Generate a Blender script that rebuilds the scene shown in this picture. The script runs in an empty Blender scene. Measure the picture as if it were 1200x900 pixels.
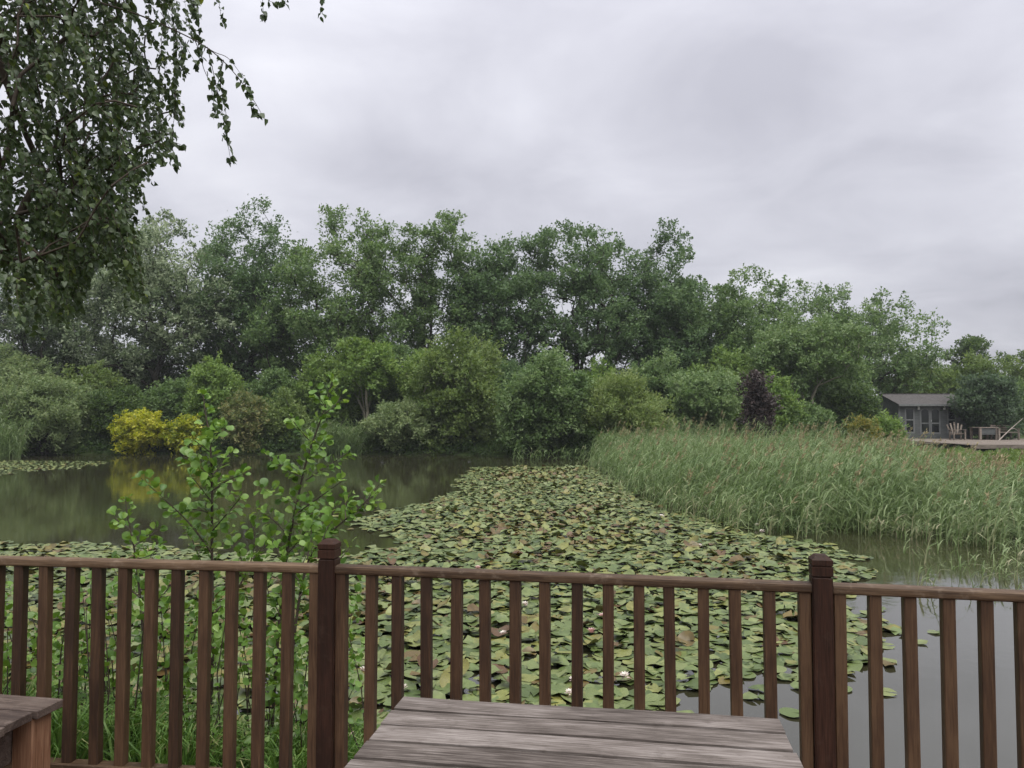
import bpy, bmesh, math, random
import numpy as np
from mathutils import Vector, Matrix

R = math.radians
scene = bpy.context.scene
COL = scene.collection

# ------------------------------------------------------------------ camera
F = 890.0                       # focal length in photo pixels (1200 wide)
EYE = 2.0                       # metres above the pond
PITCH = math.atan(38.0 / F)
cam_d = bpy.data.cameras.new('camera')
cam_d.sensor_width = 36.0
cam_d.lens = 36.0 * F / 1200.0
cam_d.clip_start = 0.05
cam_d.clip_end = 6000.0
cam = bpy.data.objects.new('camera', cam_d)
COL.objects.link(cam)
cam.location = (0, 0, EYE)
cam.rotation_euler = (math.pi / 2 + PITCH, 0, 0)
scene.camera = cam

# ------------------------------------------------------------------ world: overcast sky
SUN_EL, SUN_AZ = R(64), R(150)          # azimuth measured clockwise from +Y
world = bpy.data.worlds.new('World')
scene.world = world
world.use_nodes = True
wt = world.node_tree
wt.nodes.clear()
wn = wt.nodes.new
w_out = wn('ShaderNodeOutputWorld')
sky = wn('ShaderNodeTexSky')
sky.sky_type = 'NISHITA'
sky.sun_disc = False
sky.sun_elevation = SUN_EL
sky.sun_rotation = SUN_AZ
bg_sky = wn('ShaderNodeBackground'); bg_sky.inputs['Strength'].default_value = 0.05
wt.links.new(sky.outputs[0], bg_sky.inputs['Color'])
tc = wn('ShaderNodeTexCoord')
sep = wn('ShaderNodeSeparateXYZ'); wt.links.new(tc.outputs['Generated'], sep.inputs[0])
def wmath(op, a, b=None, clamp=False):
    n = wn('ShaderNodeMath'); n.operation = op; n.use_clamp = clamp
    for i, v in enumerate((a, b)):
        if v is None: continue
        if isinstance(v, (int, float)): n.inputs[i].default_value = v
        else: wt.links.new(v, n.inputs[i])
    return n.outputs[0]
zz = wmath('ADD', wmath('MAXIMUM', sep.outputs['Z'], 0.0), 0.22)
comb = wn('ShaderNodeCombineXYZ')
wt.links.new(wmath('DIVIDE', sep.outputs['X'], zz), comb.inputs[0])
wt.links.new(wmath('DIVIDE', sep.outputs['Y'], zz), comb.inputs[1])
comb.inputs[2].default_value = 3.1
def wnoise(scale, detail, rough, dist=0.0):
    n = wn('ShaderNodeTexNoise')
    n.inputs['Scale'].default_value = scale; n.inputs['Detail'].default_value = detail
    n.inputs['Roughness'].default_value = rough; n.inputs['Distortion'].default_value = dist
    wt.links.new(comb.outputs[0], n.inputs['Vector'])
    return n.outputs['Fac']
nn = wmath('ADD', wmath('MULTIPLY', wnoise(0.75, 3, 0.5, 0.35), 0.68), wmath('MULTIPLY', wnoise(2.3, 5, 0.55, 0.4), 0.32))
ramp = wn('ShaderNodeValToRGB')
wt.links.new(nn, ramp.inputs['Fac'])
cr = ramp.color_ramp
cr.elements[0].position = 0.36; cr.elements[0].color = (0.2, 0.2, 0.225, 1)
cr.elements[1].position = 0.64; cr.elements[1].color = (0.355, 0.355, 0.378, 1)
e = cr.elements.new(0.5); e.color = (0.272, 0.272, 0.299, 1)
bg_cl = wn('ShaderNodeBackground'); wt.links.new(ramp.outputs[0], bg_cl.inputs['Color'])
# a real overcast sky is brighter overhead than at the horizon
wt.links.new(wmath('ADD', 0.72, wmath('MULTIPLY', wmath('MAXIMUM', sep.outputs['Z'], 0.0), 1.0)), bg_cl.inputs['Strength'])
mixw = wn('ShaderNodeMixShader'); mixw.inputs[0].default_value = 0.95
wt.links.new(bg_sky.outputs[0], mixw.inputs[1]); wt.links.new(bg_cl.outputs[0], mixw.inputs[2])
wt.links.new(mixw.outputs[0], w_out.inputs['Surface'])

sun_d = bpy.data.lights.new('sun', 'SUN')
sun_d.energy = 1.5
sun_d.angle = R(60)
sun_d.color = (1.0, 0.97, 0.92)
sun = bpy.data.objects.new('sun', sun_d)
COL.objects.link(sun)
sdir = Vector((math.sin(SUN_AZ) * math.cos(SUN_EL), math.cos(SUN_AZ) * math.cos(SUN_EL), math.sin(SUN_EL)))
sun.rotation_euler = (-sdir).to_track_quat('-Z', 'Y').to_euler()
sun.location = sdir * 60

vs = scene.view_settings
scene.display_settings.display_device = 'sRGB'
vs.view_transform = 'Standard'; vs.look = 'None'; vs.exposure = 1.45; vs.gamma = 1.0
vs.use_curve_mapping = False
scene.render.engine = 'CYCLES'
cy = scene.cycles
cy.use_denoising = True
cy.max_bounces = 6; cy.diffuse_bounces = 3; cy.glossy_bounces = 3; cy.transmission_bounces = 4
cy.use_adaptive_sampling = True
cy.adaptive_threshold = 0.015
cy.caustics_reflective = False; cy.caustics_refractive = False

# ------------------------------------------------------------------ helpers
rng = np.random.default_rng(7)
rnd = random.Random(11)
CP, SP = math.cos(PITCH), math.sin(PITCH)

def ray(u, v):
    a, b = (u - 600.0) / F, (450.0 - v) / F
    return np.array([a, CP - b * SP, SP + b * CP])

def at(u, v, Y):
    """the place in the world that photo pixel (u, v) shows at distance Y"""
    d = ray(u, v)
    return np.array([0, 0, EYE]) + d * (Y / d[1])

def gnd(u, v, z=0.0):
    d = ray(u, v)
    return np.array([0, 0, EYE]) + d * ((z - EYE) / d[2])

def proj(P):
    P = np.asarray(P, float) - np.array([0, 0, EYE])
    fz = P[..., 1] * CP + P[..., 2] * SP
    up = -P[..., 1] * SP + P[..., 2] * CP
    fz = np.where(fz < 1e-3, 1e-3, fz)
    return 600 + F * P[..., 0] / fz, 450 - F * up / fz

def in_poly(x, y, poly):
    x = np.asarray(x); y = np.asarray(y)
    inside = np.zeros(x.shape, bool)
    n = len(poly)
    for i in range(n):
        x1, y1 = poly[i]; x2, y2 = poly[(i + 1) % n]
        c = ((y1 > y) != (y2 > y)) & (x < (x2 - x1) * (y - y1) / ((y2 - y1) + 1e-12) + x1)
        inside ^= c
    return inside

def tag(o, label=None, cat=None, group=None, kind=None):
    if label: o['label'] = label
    if cat: o['category'] = cat
    if group: o['group'] = group
    if kind: o['kind'] = kind
    return o

def link(name, me, parent=None, loc=None, rot=None):
    o = bpy.data.objects.new(name, me)
    COL.objects.link(o)
    if parent is not None: o.parent = parent
    if loc is not None: o.location = loc
    if rot is not None: o.rotation_euler = rot
    return o

def empty(name, loc=(0, 0, 0), rz=0.0):
    o = bpy.data.objects.new(name, None)
    o.empty_display_size = 0.2
    COL.objects.link(o)
    o.location = loc; o.rotation_euler = (0, 0, rz)
    return o

def mesh_np(name, verts, groups, mat, tint=None, smooth=False, mat_index=None, mats=None):
    """verts (N,3); groups: list of (M,k) index arrays; tint: value for each face"""
    me = bpy.data.meshes.new(name)
    verts = np.ascontiguousarray(verts, dtype=np.float32)
    groups = [np.asarray(g, dtype=np.int32) for g in groups if len(g)]
    loops = np.concatenate([g.ravel() for g in groups]) if groups else np.zeros(0, np.int32)
    tot = np.concatenate([np.full(len(g), g.shape[1], np.int32) for g in groups])
    start = np.concatenate([[0], np.cumsum(tot)[:-1]]).astype(np.int32)
    me.vertices.add(len(verts)); me.vertices.foreach_set('co', verts.ravel())
    me.loops.add(len(loops)); me.loops.foreach_set('vertex_index', loops)
    me.polygons.add(len(tot))
    me.polygons.foreach_set('loop_start', start)
    me.polygons.foreach_set('loop_total', tot)
    if smooth: me.polygons.foreach_set('use_smooth', np.ones(len(tot), bool))
    if tint is not None:
        a = me.attributes.new('tint', 'FLOAT', 'FACE')
        a.data.foreach_set('value', np.ascontiguousarray(tint, dtype=np.float32))
    for m in (mats or [mat]): me.materials.append(m)
    if mat_index is not None: me.polygons.foreach_set('material_index', np.ascontiguousarray(mat_index, dtype=np.int32))
    me.update(calc_edges=True)
    return me

def norm(a):
    return a / (np.linalg.norm(a, axis=-1, keepdims=True) + 1e-9)

def rand_dir(n):
    return norm(rng.normal(size=(n, 3)))

class Geo:
    """collects numpy pieces into one mesh"""
    def __init__(self):
        self.v = []; self.q = []; self.t = []; self.qt = []; self.tt = []; self.n = 0
    def add(self, v, quads=None, tris=None, tint=0.5):
        v = np.asarray(v, float).reshape(-1, 3)
        if quads is not None and len(quads):
            self.q.append(np.asarray(quads) + self.n); self.qt.append(np.broadcast_to(np.asarray(tint, float), (len(quads),)))
        if tris is not None and len(tris):
            self.t.append(np.asarray(tris) + self.n); self.tt.append(np.broadcast_to(np.asarray(tint, float), (len(tris),)))
        self.v.append(v); self.n += len(v)
    def mesh(self, name, mat, smooth=False):
        g = []; t = []
        if self.q: g.append(np.concatenate(self.q)); t.append(np.concatenate(self.qt))
        if self.t: g.append(np.concatenate(self.t)); t.append(np.concatenate(self.tt))
        return mesh_np(name, np.concatenate(self.v), g, mat, np.concatenate(t), smooth)

def tube_np(pts, rad, sides=6):
    pts = np.asarray(pts, float); rad = np.asarray(rad, float)
    n = len(pts)
    tan = np.zeros_like(pts)
    tan[1:-1] = pts[2:] - pts[:-2]; tan[0] = pts[1] - pts[0]; tan[-1] = pts[-1] - pts[-2]
    tan = norm(tan)
    ref = np.where(np.abs(tan[:, 2:3]) > 0.9, np.array([[1., 0, 0]]), np.array([[0, 0, 1.]]))
    a = norm(np.cross(tan, ref)); b = np.cross(tan, a)
    ang = np.linspace(0, 2 * math.pi, sides, endpoint=False)
    ring = a[:, None, :] * np.cos(ang)[None, :, None] + b[:, None, :] * np.sin(ang)[None, :, None]
    v = (pts[:, None, :] + ring * rad[:, None, None]).reshape(-1, 3)
    i = np.arange(n - 1)[:, None]; j = np.arange(sides)[None, :]
    q = np.stack([i * sides + j, i * sides + (j + 1) % sides, (i + 1) * sides + (j + 1) % sides, (i + 1) * sides + j], -1).reshape(-1, 4)
    return v, q

def leaf_quads(c, d, nrm, L, W, tri=False):
    """rhombic leaves: base c, long axis d, face normal nrm"""
    s = norm(np.cross(d, nrm))
    L = np.asarray(L)[:, None]; W = np.asarray(W)[:, None]
    if tri:
        v = np.stack([c, c + d * L * 0.75 + s * W * 0.62, c + d * L - s * W * 0.5], 1)
    else:
        v = np.stack([c, c + d * L * 0.45 + s * W * 0.5, c + d * L, c + d * L * 0.45 - s * W * 0.5], 1)
    n = len(c); k = v.shape[1]
    return v.reshape(-1, 3), np.arange(n * k).reshape(n, k)

def box_bm(bm, x0, x1, y0, y1, z0, z1):
    vs_ = [bm.verts.new(p) for p in ((x0, y0, z0), (x1, y0, z0), (x1, y1, z0), (x0, y1, z0), (x0, y0, z1), (x1, y0, z1), (x1, y1, z1), (x0, y1, z1))]
    for f in ((3, 2, 1, 0), (4, 5, 6, 7), (0, 1, 5, 4), (1, 2, 6, 5), (2, 3, 7, 6), (3, 0, 4, 7)):
        bm.faces.new([vs_[i] for i in f])

def bm_mesh(name, bm, mat, bevel=0.0, seg=1, smooth=False):
    if bevel > 0:
        bmesh.ops.bevel(bm, geom=list(bm.edges), offset=bevel, segments=seg, affect='EDGES', profile=0.6)
    me = bpy.data.meshes.new(name)
    bm.to_mesh(me); bm.free()
    me.materials.append(mat)
    if smooth:
        for p in me.polygons: p.use_smooth = True
    return me

def box_mesh(name, sx, sy, sz, mat, bevel=0.003, z0=None):
    """box centred in x, y; from z0 (default -sz/2) up"""
    bm = bmesh.new()
    a = -sz / 2 if z0 is None else z0
    box_bm(bm, -sx / 2, sx / 2, -sy / 2, sy / 2, a, a + sz)
    return bm_mesh(name, bm, mat, bevel)

# ------------------------------------------------------------------ materials
def new_mat(name):
    m = bpy.data.materials.new(name); m.use_nodes = True
    nt = m.node_tree; nt.nodes.clear()
    out = nt.nodes.new('ShaderNodeOutputMaterial')
    return m, nt, out

def nd(nt, t, **kw):
    n = nt.nodes.new(t)
    for k, v in kw.items():
        if k in n.inputs.keys() if hasattr(n.inputs, 'keys') else False: n.inputs[k].default_value = v
        else: setattr(n, k, v)
    return n

def set_ramp(r, stops):
    el = r.color_ramp.elements
    while len(el) > 1: el.remove(el[-1])
    el[0].position = stops[0][0]; el[0].color = (*stops[0][1], 1)
    for p, c in stops[1:]:
        x = el.new(p); x.color = (*c, 1)

def leaf_mat(name, stops, trans=0.47, rough=0.5, spec=0.35, clump=0.5, cscale=0.5, vivid=True):
    m, nt, out = new_mat(name)
    at_ = nd(nt, 'ShaderNodeAttribute', attribute_name='tint')
    tc_ = nd(nt, 'ShaderNodeTexCoord')
    no = nd(nt, 'ShaderNodeTexNoise'); no.inputs['Scale'].default_value = cscale; no.inputs['Detail'].default_value = 2
    nt.links.new(tc_.outputs['Object'], no.inputs['Vector'])
    # tint + clump-wide variation of hue
    m1 = nd(nt, 'ShaderNodeMath', operation='SUBTRACT'); nt.links.new(no.outputs['Fac'], m1.inputs[0]); m1.inputs[1].default_value = 0.5
    m2 = nd(nt, 'ShaderNodeMath', operation='MULTIPLY_ADD'); nt.links.new(m1.outputs[0], m2.inputs[0]); m2.inputs[1].default_value = clump
    nt.links.new(at_.outputs['Fac'], m2.inputs[2])
    if vivid: stops = [(p, (c[0] * 1.0, c[1] * 1.1, c[2] * 0.88)) for p, c in stops]
    rp = nd(nt, 'ShaderNodeValToRGB'); set_ramp(rp, stops)
    nt.links.new(m2.outputs[0], rp.inputs['Fac'])
    pb = nd(nt, 'ShaderNodeBsdfPrincipled')
    nt.links.new(rp.outputs[0], pb.inputs['Base Color'])
    pb.inputs['Roughness'].default_value = rough
    pb.inputs['Specular IOR Level'].default_value = spec
    tr = nd(nt, 'ShaderNodeBsdfTranslucent')
    hs = nd(nt, 'ShaderNodeHueSaturation'); hs.inputs['Hue'].default_value = 0.485 if vivid else 0.5; hs.inputs['Saturation'].default_value = 1.1; hs.inputs['Value'].default_value = 1.25
    nt.links.new(rp.outputs[0], hs.inputs['Color']); nt.links.new(hs.outputs[0], tr.inputs['Color'])
    mx = nd(nt, 'ShaderNodeMixShader'); mx.inputs[0].default_value = trans
    nt.links.new(pb.outputs[0], mx.inputs[1]); nt.links.new(tr.outputs[0], mx.inputs[2])
    nt.links.new(mx.outputs[0], out.inputs['Surface'])
    return m

def plain_mat(name, col, rough=0.7, spec=0.3, noise=0.25, scale=8.0, bump=0.0, stretch=(1, 1, 1), metal=0.0):
    m, nt, out = new_mat(name)
    tc_ = nd(nt, 'ShaderNodeTexCoord')
    mp = nd(nt, 'ShaderNodeMapping'); mp.inputs['Scale'].default_value = stretch
    nt.links.new(tc_.outputs['Object'], mp.inputs['Vector'])
    no = nd(nt, 'ShaderNodeTexNoise'); no.inputs['Scale'].default_value = scale; no.inputs['Detail'].default_value = 5; no.inputs['Roughness'].default_value = 0.6
    nt.links.new(mp.outputs[0], no.inputs['Vector'])
    rp = nd(nt, 'ShaderNodeValToRGB')
    c = np.array(col)
    set_ramp(rp, [(0.3, tuple(c * (1 - noise))), (0.7, tuple(np.minimum(c * (1 + noise), 1)))])
    nt.links.new(no.outputs['Fac'], rp.inputs['Fac'])
    pb = nd(nt, 'ShaderNodeBsdfPrincipled')
    nt.links.new(rp.outputs[0], pb.inputs['Base Color'])
    pb.inputs['Roughness'].default_value = rough; pb.inputs['Specular IOR Level'].default_value = spec; pb.inputs['Metallic'].default_value = metal
    if bump:
        bp = nd(nt, 'ShaderNodeBump'); bp.inputs['Strength'].default_value = bump; bp.inputs['Distance'].default_value = 0.02
        nt.links.new(no.outputs['Fac'], bp.inputs['Height']); nt.links.new(bp.outputs[0], pb.inputs['Normal'])
    nt.links.new(pb.outputs[0], out.inputs['Surface'])
    return m

def wood_mat(name, dark, mid, light, axis='X', rough=0.6, spec=0.3, grain=1.0, knots=True, bump=0.35, wear=None, wear_amt=0.0):
    """timber with grain along one local axis, different in every piece"""
    m, nt, out = new_mat(name)
    tc_ = nd(nt, 'ShaderNodeTexCoord')
    oi = nd(nt, 'ShaderNodeObjectInfo')
    off = nd(nt, 'ShaderNodeVectorMath', operation='MULTIPLY_ADD')
    cmb = nd(nt, 'ShaderNodeCombineXYZ')
    for i in range(3): nt.links.new(oi.outputs['Random'], cmb.inputs[i])
    nt.links.new(cmb.outputs[0], off.inputs[0]); off.inputs[1].default_value = (37, 53, 71)
    nt.links.new(tc_.outputs['Object'], off.inputs[2])
    def noise(scale3, detail, rough_, dist=0.0):
        mp = nd(nt, 'ShaderNodeMapping'); mp.inputs['Scale'].default_value = scale3
        nt.links.new(off.outputs[0], mp.inputs['Vector'])
        no = nd(nt, 'ShaderNodeTexNoise'); no.inputs['Scale'].default_value = 1.0
        no.inputs['Detail'].default_value = detail; no.inputs['Roughness'].default_value = rough_; no.inputs['Distortion'].default_value = dist
        nt.links.new(mp.outputs[0], no.inputs['Vector'])
        return no.outputs['Fac']
    i = 'XYZ'.index(axis)
    fine = [190 * grain] * 3; fine[i] = 9 * grain
    wide = [34 * grain] * 3; wide[i] = 2.6 * grain
    blot = [7.0] * 3; blot[i] = 3.0
    f, w_, b = noise(fine, 4, 0.65), noise(wide, 3, 0.6, 0.8), noise(blot, 3, 0.6)
    def mul_add(a, k, c):
        n = nd(nt, 'ShaderNodeMath', operation='MULTIPLY_ADD')
        nt.links.new(a, n.inputs[0]); n.inputs[1].default_value = k
        if isinstance(c, (int, float)): n.inputs[2].default_value = c
        else: nt.links.new(c, n.inputs[2])
        return n.outputs[0]
    s = mul_add(f, 0.85, mul_add(w_, 0.42, mul_add(b, 0.5, -0.385)))
    rs = mul_add(oi.outputs['Random'], 0.24, -0.12)
    ad = nd(nt, 'ShaderNodeMath', operation='ADD'); nt.links.new(s, ad.inputs[0]); nt.links.new(rs, ad.inputs[1])
    rp = nd(nt, 'ShaderNodeValToRGB'); set_ramp(rp, [(0.3, dark), (0.5, mid), (0.72, light)])
    nt.links.new(ad.outputs[0], rp.inputs['Fac'])
    colr = rp.outputs[0]
    if wear is not None:
        wn_ = noise([18, 18, 18], 5, 0.7)
        wr = nd(nt, 'ShaderNodeValToRGB'); set_ramp(wr, [(0.56, (0, 0, 0)), (0.7, (wear_amt,) * 3)])
        nt.links.new(wn_, wr.inputs['Fac'])
        mx = nd(nt, 'ShaderNodeMix', data_type='RGBA')
        nt.links.new(wr.outputs[0], mx.inputs[0]); nt.links.new(colr, mx.inputs[6]); mx.inputs[7].default_value = (*wear, 1)
        colr = mx.outputs[2]
    pb = nd(nt, 'ShaderNodeBsdfPrincipled')
    nt.links.new(colr, pb.inputs['Base Color'])
    pb.inputs['Roughness'].default_value = rough; pb.inputs['Specular IOR Level'].default_value = spec
    bp = nd(nt, 'ShaderNodeBump'); bp.inputs['Strength'].default_value = bump; bp.inputs['Distance'].default_value = 0.004
    nt.links.new(s, bp.inputs['Height']); nt.links.new(bp.outputs[0], pb.inputs['Normal'])
    nt.links.new(pb.outputs[0], out.inputs['Surface'])
    return m

M = {}
# stained timber of the deck
M['baluster'] = wood_mat('stained_baluster_wood', (0.0238, 0.0118, 0.0062), (0.0523, 0.0267, 0.0133), (0.0887, 0.0502, 0.0259), 'Z', 0.6, 0.3)
M['post'] = wood_mat('dark_post_wood', (0.017, 0.008, 0.005), (0.034, 0.0145, 0.009), (0.052, 0.023, 0.014), 'Z', 0.6, 0.18, wear=(0.1, 0.07, 0.05), wear_amt=0.15)
M['rail'] = wood_mat('worn_handrail_wood', (0.0365, 0.0203, 0.0103), (0.0770, 0.0462, 0.0251), (0.1336, 0.0875, 0.0517), 'X', 0.6, 0.3, wear=(0.22, 0.17, 0.125), wear_amt=0.45)
M['deck'] = wood_mat('deck_board_wood', (0.07, 0.045, 0.035), (0.13, 0.085, 0.065), (0.2, 0.14, 0.11), 'Y', 0.65, 0.3)
M['table'] = wood_mat('weathered_table_wood', (0.05, 0.04, 0.034), (0.13, 0.11, 0.098), (0.25, 0.222, 0.205), 'X', 0.75, 0.2, bump=0.5, wear=(0.06, 0.048, 0.04), wear_amt=0.5)
M['table_dark'] = wood_mat('brown_table_frame_wood', (0.06, 0.04, 0.03), (0.13, 0.09, 0.07), (0.2, 0.15, 0.12), 'Z', 0.7, 0.25)  # legs and frame, a browner tone than the planks
M['bench'] = wood_mat('dark_bench_plank_wood', (0.0360, 0.0245, 0.0203), (0.0756, 0.0547, 0.0445), (0.1332, 0.1044, 0.0878), 'X', 0.65, 0.3, wear=(0.22, 0.17, 0.14), wear_amt=0.3)
M['bench_leg'] = wood_mat('orange_brown_bench_leg_wood', (0.0800, 0.0360, 0.0188), (0.1600, 0.0800, 0.0450), (0.2400, 0.1360, 0.0825), 'Z', 0.6, 0.3)
M['old_wood'] = wood_mat('silvered_garden_wood', (0.085, 0.07, 0.057), (0.17, 0.142, 0.118), (0.26, 0.222, 0.188), 'X', 0.8, 0.2, grain=0.4)
M['steel'] = plain_mat('galvanised_steel', (0.45, 0.45, 0.45), 0.4, 0.5, 0.15, 20, metal=0.8)
M['bark'] = plain_mat('tree_bark', (0.045, 0.04, 0.032), 0.9, 0.2, 0.4, 6, 0.6, (3, 3, 0.8))
M['bark_pale'] = plain_mat('pale_sapling_bark', (0.24, 0.22, 0.17), 0.85, 0.2, 0.3, 6, 0.4, (3, 3, 0.8))
M['bark_dark'] = plain_mat('dark_shrub_bark', (0.04, 0.034, 0.03), 0.9, 0.2, 0.35, 6, 0.5)
M['bark_birch'] = plain_mat('birch_bark', (0.4, 0.38, 0.35), 0.8, 0.2, 0.6, 5, 0.4, (1, 1, 4))
M['twig'] = plain_mat('brown_twig_bark', (0.05, 0.038, 0.028), 0.8, 0.25, 0.3, 30, 0.3)
# leaves (base colours)
G = lambda *a: a
M['ash'] = leaf_mat('ash_leaves', [(0, G(0.055, 0.095, 0.038)), (0.5, G(0.11, 0.168, 0.068)), (0.85, G(0.175, 0.235, 0.11)), (1, G(0.23, 0.28, 0.16))])
M['alder'] = leaf_mat('alder_tree_leaves', [(0, G(0.055, 0.095, 0.046)), (0.5, G(0.1, 0.156, 0.074)), (1, G(0.17, 0.225, 0.125))])
M['silver'] = leaf_mat('silver_poplar_leaves', [(0, G(0.06, 0.09, 0.05)), (0.45, G(0.115, 0.15, 0.09)), (0.7, G(0.24, 0.27, 0.2)), (1, G(0.38, 0.4, 0.33))], rough=0.6)
M['fresh'] = leaf_mat('fresh_green_leaves', [(0, G(0.09, 0.15, 0.04)), (0.5, G(0.155, 0.225, 0.066)), (1, G(0.235, 0.295, 0.115))])
M['willow'] = leaf_mat('grey_willow_leaves', [(0, G(0.085, 0.125, 0.055)), (0.5, G(0.15, 0.195, 0.095)), (1, G(0.26, 0.29, 0.17))])
M['olive'] = leaf_mat('olive_willow_leaves', [(0, G(0.08, 0.12, 0.036)), (0.5, G(0.14, 0.19, 0.064)), (1, G(0.225, 0.26, 0.115))])
M['dense'] = leaf_mat('dark_dense_leaves', [(0, G(0.035, 0.065, 0.022)), (0.5, G(0.07, 0.11, 0.038)), (1, G(0.13, 0.18, 0.06))])
M['bluish'] = leaf_mat('bluish_dark_leaves', [(0, G(0.032, 0.058, 0.035)), (0.5, G(0.06, 0.09, 0.056)), (1, G(0.1, 0.14, 0.085))])
M['gold'] = leaf_mat('golden_leaves', [(0, G(0.12, 0.17, 0.02)), (0.35, G(0.29, 0.33, 0.035)), (0.75, G(0.46, 0.45, 0.05)), (1, G(0.55, 0.52, 0.1))], clump=0.4, vivid=False)
M['variegated'] = leaf_mat('brownish_variegated_leaves', [(0, G(0.077, 0.110, 0.044)), (0.5, G(0.154, 0.176, 0.077)), (0.8, G(0.264, 0.231, 0.121)), (1, G(0.374, 0.319, 0.187))])
M['purple'] = leaf_mat('purple_leaves', [(0, G(0.02, 0.014, 0.012)), (0.6, G(0.04, 0.026, 0.024)), (1, G(0.08, 0.055, 0.05))], trans=0.12, vivid=False)
M['orange'] = leaf_mat('orange_yellow_leaves', [(0, G(0.1, 0.13, 0.03)), (0.5, G(0.18, 0.17, 0.045)), (1, G(0.32, 0.24, 0.07))])
M['birch'] = leaf_mat('birch_leaves', [(0, G(0.035, 0.055, 0.026)), (0.55, G(0.06, 0.085, 0.036)), (0.88, G(0.1, 0.13, 0.042)), (1, G(0.22, 0.25, 0.055))], trans=0.28, rough=0.42, spec=0.45, clump=0.35, cscale=1.2)
M['sapling'] = leaf_mat('alder_sapling_leaves', [(0, G(0.05, 0.105, 0.022)), (0.5, G(0.115, 0.2, 0.04)), (1, G(0.23, 0.32, 0.09))], trans=0.35, rough=0.4, spec=0.45, clump=0.25, cscale=3)
M['reed'] = leaf_mat('reed_blades', [(0, G(0.07, 0.115, 0.042)), (0.5, G(0.142, 0.21, 0.076)), (0.88, G(0.25, 0.31, 0.145)), (1, G(0.36, 0.34, 0.21))], trans=0.3, rough=0.45, spec=0.4, clump=0.35, cscale=0.6, vivid=False)
M['plume'] = leaf_mat('reed_plumes', [(0, G(0.15, 0.125, 0.07)), (0.6, G(0.27, 0.23, 0.13)), (1, G(0.38, 0.33, 0.2))], trans=0.2, rough=0.8, spec=0.1, vivid=False)
M['grass'] = leaf_mat('sedge_blades', [(0, G(0.055, 0.11, 0.03)), (0.5, G(0.11, 0.2, 0.05)), (0.85, G(0.19, 0.28, 0.09)), (1, G(0.42, 0.38, 0.22))], trans=0.3, rough=0.45, spec=0.4, clump=0.2, cscale=2)

def pad_mat():
    m, nt, out = new_mat('lily_pad_leaf')
    at_ = nd(nt, 'ShaderNodeAttribute', attribute_name='tint')
    rp = nd(nt, 'ShaderNodeValToRGB')
    set_ramp(rp, [(0.0, (0.045, 0.07, 0.018)), (0.3, (0.095, 0.13, 0.04)), (0.55, (0.15, 0.178, 0.064)), (0.72, (0.165, 0.17, 0.045)),
                  (0.76, (0.14, 0.13, 0.032)), (0.88, (0.105, 0.08, 0.022)), (1.0, (0.085, 0.047, 0.02))])
    nt.links.new(at_.outputs['Fac'], rp.inputs['Fac'])
    tc_ = nd(nt, 'ShaderNodeTexCoord')
    no = nd(nt, 'ShaderNodeTexNoise'); no.inputs['Scale'].default_value = 14; no.inputs['Detail'].default_value = 5
    nt.links.new(tc_.outputs['Object'], no.inputs['Vector'])
    sp_ = nd(nt, 'ShaderNodeValToRGB'); set_ramp(sp_, [(0.35, (0.72, 0.72, 0.72)), (0.65, (1.2, 1.2, 1.2))])
    nt.links.new(no.outputs['Fac'], sp_.inputs['Fac'])
    mu = nd(nt, 'ShaderNodeMix', data_type='RGBA', blend_type='MULTIPLY'); mu.inputs[0].default_value = 1
    nt.links.new(rp.outputs[0], mu.inputs[6]); nt.links.new(sp_.outputs[0], mu.inputs[7])
    pb = nd(nt, 'ShaderNodeBsdfPrincipled')
    nt.links.new(mu.outputs[2], pb.inputs['Base Color'])
    pb.inputs['Roughness'].default_value = 0.4; pb.inputs['Specular IOR Level'].default_value = 0.4
    bp = nd(nt, 'ShaderNodeBump'); bp.inputs['Strength'].default_value = 0.25; bp.inputs['Distance'].default_value = 0.01
    nt.links.new(no.outputs['Fac'], bp.inputs['Height']); nt.links.new(bp.outputs[0], pb.inputs['Normal'])
    nt.links.new(pb.outputs[0], out.inputs['Surface'])
    return m
M['pad'] = pad_mat()
M['petal'] = leaf_mat('white_lily_petals', [(0, G(0.75, 0.6, 0.58)), (0.5, G(0.8, 0.74, 0.68)), (1, G(0.82, 0.8, 0.74))], trans=0.25, clump=0, vivid=False)
M['petal_pink'] = leaf_mat('pink_lily_petals', [(0, G(0.6, 0.34, 0.33)), (0.5, G(0.72, 0.5, 0.48)), (1, G(0.8, 0.68, 0.65))], trans=0.25, clump=0, vivid=False)

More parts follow.
